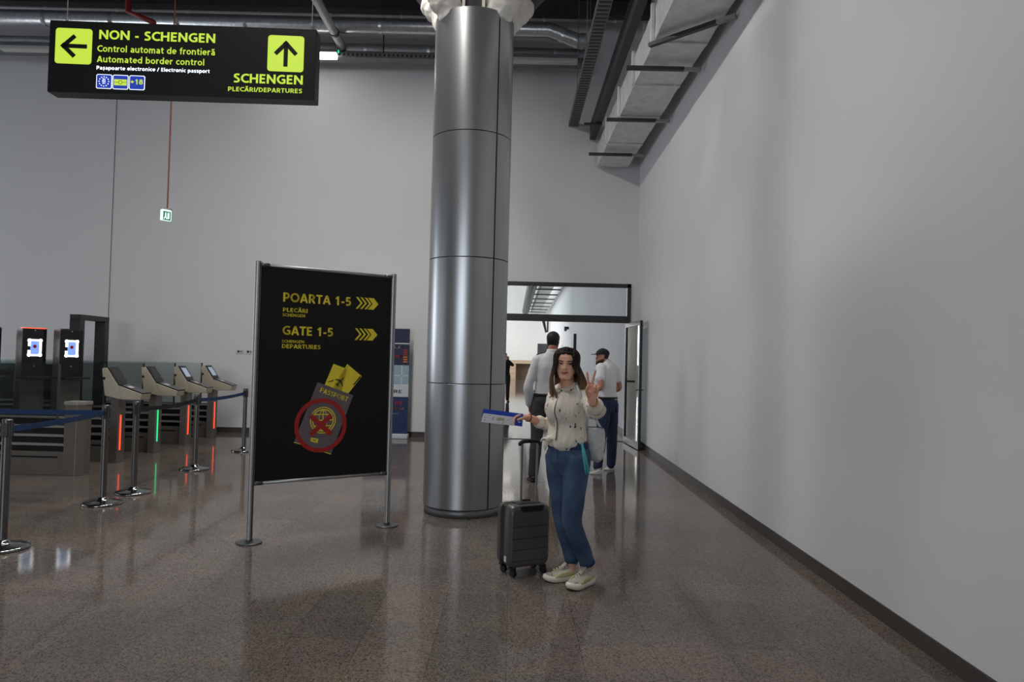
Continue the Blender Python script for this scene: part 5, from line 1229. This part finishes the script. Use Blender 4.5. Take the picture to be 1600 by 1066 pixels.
# collar stand, placket, knot
q = MB(); nk = J['neck']
for sg in (-1, 1):
    P = []
    for k in range(6):
        a = math.radians(90-sg*(-14+30*k)); P.append(nk+UP*(-.056+.040*min(1, k/3))+rW*.058*math.cos(a)+fW*(.060*math.sin(a)+.004))
    q.tube(P, [(.004, .012)]+[(.006, .020)]*5, ref=None, seg=10, sub=2)
q.build('collar', 'blouse', bl, remesh=.004, relax=2)
def tz(t, x):     # front of the blouse at a height fraction and sideways offset
    S_ = [(.175, .140, .110, .006), (.25, .140, .110, .012), (.36, .130, .100, .010), (.48, .134, .100, .008), (.60, .144, .116, .022), (.68, .146, .114, .022), (.78, .144, .096, .010), (.87, .136, .072, -.003), (.93, .086, .058, -.006)]
    for a, c_ in zip(S_, S_[1:]):
        if a[0] <= t <= c_[0]:
            u = (t-a[0])/(c_[0]-a[0]); hw, hd, fo = [a[i]+(c_[i]-a[i])*u for i in (1, 2, 3)]
            y = fo*.95+(hd*.95+.018)*math.sqrt(max(0, 1-(x/(hw*.95+.018))**2)); return J['pelvis']+(J['neck']-J['pelvis'])*t+fW*y+rW*x
q = MB(); q.tube([tz(.23+.68*k/11, .0)+fW*.007 for k in range(12)], [(.010, .004)]*12, ref=rW, seg=8, sub=2); pk = q.build('placket', 'blouse', bl, smooth=True)
q = MB(); q.tube([tz(.23+.68*k/11, -.010)+fW*.010 for k in range(12)], [(.0022, .003)]*12, ref=rW, seg=6, sub=2); q.build('piping', 'case_black', pk, smooth=True)
q = MB(); kc = tz(.225, .065)+fW*.012
q.ell(kc, (.024, .024, .022)); q.tube([kc, kc+rW*.03+fW*.02+UP*.004, kc+rW*.05+fW*.02-UP*.02], [(.014, .010), (.018, .008), (.010, .005)], seg=10, sub=3)
q.tube([kc, kc+rW*.01+fW*.015-UP*.04, kc+rW*.018+fW*.012-UP*.075], [(.014, .010), (.016, .006), (.007, .004)], seg=10, sub=3)
for dx, dz in ((-.05, .05), (.0, .08), (-.07, .012)): q.tube([kc-fW*.006, tz(.235+dz*.7, .03+dx*.4)-fW*.003, tz(.25+dz, dx)-fW*.006], [.010, .007, .004], seg=8, sub=3)
q.build('knot', 'blouse', bl, remesh=.004, relax=1)
# hair: locks from a centre parting, over the skull and down to the chest
hr = MB(); rnd = random.Random(11); Hp = Hw.pt
q = MB(); Hw.add(q, .045); kp = []
for f in q.f:
    c = sum((q.v[i] for i in f), V((0, 0, 0)))/len(f)-Hw.o; x, y, z = c.dot(Hw.r)/Hw.h, c.dot(Hw.f)/Hw.h, c.dot(Hw.u)/Hw.h
    x /= Hw.wx; line = .80+.055*math.cos(min(1, abs(x)/.22)*PI/2) if abs(x) < .2 else .805-(abs(x)-.2)*3.2
    if y < -.02 or z > line: kp.append(f)
def lock(phi, sd, end, r, mid=None):
    """phi: 0 front hairline .. 1 back; sd: -1 her left, 1 her right; r: thickness"""
    y0 = .26-.50*phi; zt = 1.035-.10*abs(phi-.45)-(.10*max(0, .2-phi)/.2)
    a = math.radians(64-150*phi)
    P = [(.012*sd, y0, zt)]
    for z in (.93, .78, .60, .42):
        hw, yf, yb = head_sec(z); c = (yf+yb)/2; dy = (yf-yb)/2; g = 1.13 if z > .5 else 1.22
        aa = a*(.65+.35*min(1, (1-z)/.4)) if phi < .4 else a
        aa = max(aa if aa < 1.4 else 1.4, -1.5); fx = max(.42, math.cos(aa)); P.append((hw*g*fx*sd, c+dy*g*math.sin(aa), z+.02))
    P += [mid] if mid else []
    P.append(end)
    n = len(P); R_ = [(r*.7, r*.35)]+[(r, r*.42)]*(n-2)+[(r*.6, r*.3)]
    pts = [Hp(*p) for p in P]; hr.tube(pts, R_, seg=8, sub=4)
for k in range(13):     # her right (left in the picture): falls in front of the shoulder to the chest
    u = k/12; lock(.10+.42*u, 1, (.30+.16*u-.10*(u < .3)*1+rnd.uniform(-.02, .02), .16-.30*u, -.66+.20*u+rnd.uniform(-.05, .05)), .017, (.37+.08*u, .17-.30*u, -.02))
for k in range(9):      # her left: over the shoulder and behind
    u = k/8; lock(.10+.42*u, -1, (-.44-.22*u+rnd.uniform(-.02, .02), .12-.36*u, -.30-.04*u+rnd.uniform(-.04, .04)), .018, (-.43-.07*u, .12-.30*u, .08))
for k in range(14):     # back
    u = k/13; sd = 1 if k % 2 else -1; lock(.55+.42*u, sd, (sd*(.34-.30*u), -.45-.05*u, -.55+rnd.uniform(-.06, .06)), .019, (sd*(.36-.30*u), -.50, .05))
cH = Hw.pt(0, -.05, .55)
for f in kp:
    P_ = [q.v[i] for i in f]
    hr.prism(P_, (cH-sum(P_, V((0, 0, 0)))/len(P_))*.22)
hr.build('hair', 'hair_brown', rt, remesh=.004, relax=2, wrinkle=(.0025, 75, .1))

# shoes
shoe(rt, (.598, 5.125, 0), (.405, 4.905, 0), 0, 'shoe_cream', 'sole_cream', L=.287, sporty=True, wd=1.05)
shoe(rt, (.508, 5.195, 0), (.250, 5.105, 0), 0, 'shoe_cream', 'sole_cream', L=.275, sporty=True, wd=1.05)
# bracelets
el, wr = J['elR'], J['wrR']; d = (wr-el).normalized(); q = MB(); c = wr-d*.012
ax = d.cross(UP).normalized(); ay = d.cross(ax); q.tube([c+ax*.029*math.cos(2*PI*k/20)+ay*.026*math.sin(2*PI*k/20) for k in range(21)], .004, seg=8, round_ends=False); q.build('bracelet', 'bracelet_red', rt, smooth=True)
c = J['wrL']-UP*.0; d = (J['wrL']-J['elL']).normalized(); ax = d.cross(UP).normalized(); ay = d.cross(ax); q = MB(); c = J['wrL']-d*.02; q.tube([c+ax*.030*math.cos(2*PI*k/20)+ay*.028*math.sin(2*PI*k/20) for k in range(21)], .004, seg=8, round_ends=False); q.build('bracelet', 'gold', rt, smooth=True)
# shoulder bag on her left side
bg = thing('shoulder_bag', 'pale grey slouchy shoulder bag hanging at the hip of the woman in jeans', 'bag', (.60, 5.02, .88))
q = MB(); bc = V((.585, 5.06, -.02)); bd_ = V((.80, -.25, 0)).normalized(); bn2 = V((-bd_.y, bd_.x, 0))
S_ = [(.895, .040, .022), (.915, .062, .042), (.96, .075, .048), (1.02, .078, .044), (1.07, .074, .034), (1.115, .070, .016), (1.125, .066, .008)]
q.tube([bc+UP*z+bd_*(.012*(z-.9)*-1) for z, a, c in S_], [(a, c) for z, a, c in S_], ref=bd_, seg=20, sub=4)
q.build('bag_body', 'bag_gray', bg, remesh=.006, relax=2, wrinkle=(.018, 11, .7))
q = MB(); q.tube([bc-bd_*.055+UP*1.10, (.512, 4.94, 1.20), (.468, 4.885, 1.31), (.44, 4.925, 1.392), (.45, 5.05, 1.40), (.54, 5.14, 1.25), bc+bd_*.05+UP*1.10+bn2*.01], [(.009, .003)]*7, seg=8, sub=6); q.build('strap', 'bag_gray', bg, smooth=True)
q = MB(); q.tube([bc-bd_*.062+UP*1.118, bc-bd_*.03-bn2*.012+UP*1.124, bc+bd_*.03-bn2*.012+UP*1.124, bc+bd_*.062+UP*1.118], .0035, seg=8, sub=3); q.build('zip', 'alu_dark', bg, smooth=True)
q = MB()
for k in range(11):
    a = .012-.010+.0021*k; y = .004*(k % 3)
    q.tube([(.478+a*.3, 4.915, 1.005), (.482+a*.7, 4.872-y, .95), (.490+a, 4.862-y, .89), (.500+a*1.5, 4.866-y, .815+rnd.uniform(-.015, .02))], [.004, .005, .005, .003], seg=6, sub=3)
q.build('tassel', 'teal', bg, smooth=True)
# the two boarding passes held in her right hand
def card(name, label, pts, m, lift, group=None):
    P = [V(p) for p in pts]; n_ = (P[1]-P[0]).cross(P[3]-P[0]).normalized(); n_ = -n_ if n_.y > 0 else n_
    o = MB().prism([p+n_*lift for p in P], n_*.0012).build(name, m); o['label'] = label; o['category'] = 'boarding pass'
    return o, P, n_
A, B_, C_, D_ = V((-.213, 4.935, 1.130)), V((.072, 5.01, 1.098)), V((.078, 5.025, 1.168)), V((-.198, 4.955, 1.200))
bk, P, n_ = card('boarding_pass', 'blue ticket wallet held behind the white boarding pass in the hand', [A+V((.004, .006, .012)), B_+V((0, .004, 0)), C_+V((0, .006, .018)), D_+V((-.004, .008, .020))], 'pass_blue', 0)
M_ = lambda u, v: (A+(B_-A)*u)*(1-v)+(D_+(C_-D_)*u)*v
wp, P, n_ = card('boarding_pass', 'white printed boarding pass held out in the hand of the woman', [M_(0, 0), M_(.80, 0), M_(.81, .83), M_(.005, .86)], 'paper', .0035)
def marks(name, L, m):
    q = MB()
    for u0, v0, u1, v1 in L: q.prism([p+n_*.0048 for p in (M_(u0, v0), M_(u1, v0), M_(u1, v1), M_(u0, v1))], n_*.0004)
    q.build(name, m, wp)
rnd = random.Random(5); L = []
for r in range(6):
    u = .05
    while u < .74:
        wdt = rnd.uniform(.02, .06)
        if rnd.random() < .45: L.append((u, .10+.115*r, u+wdt, .10+.115*r+.035))
        u += wdt+rnd.uniform(.02, .06)
marks('printed_text', L, 'ink'); marks('printed_block', [(.36, .35, .54, .62)], 'ink_tan')
q = MB(); q.prism([p+n_*.0022 for p in (M_(.88, .38), M_(.95, .38), M_(.95, .46), M_(.88, .46))], n_*.0004); o = q.build('printed_mark', 'paper', bk)
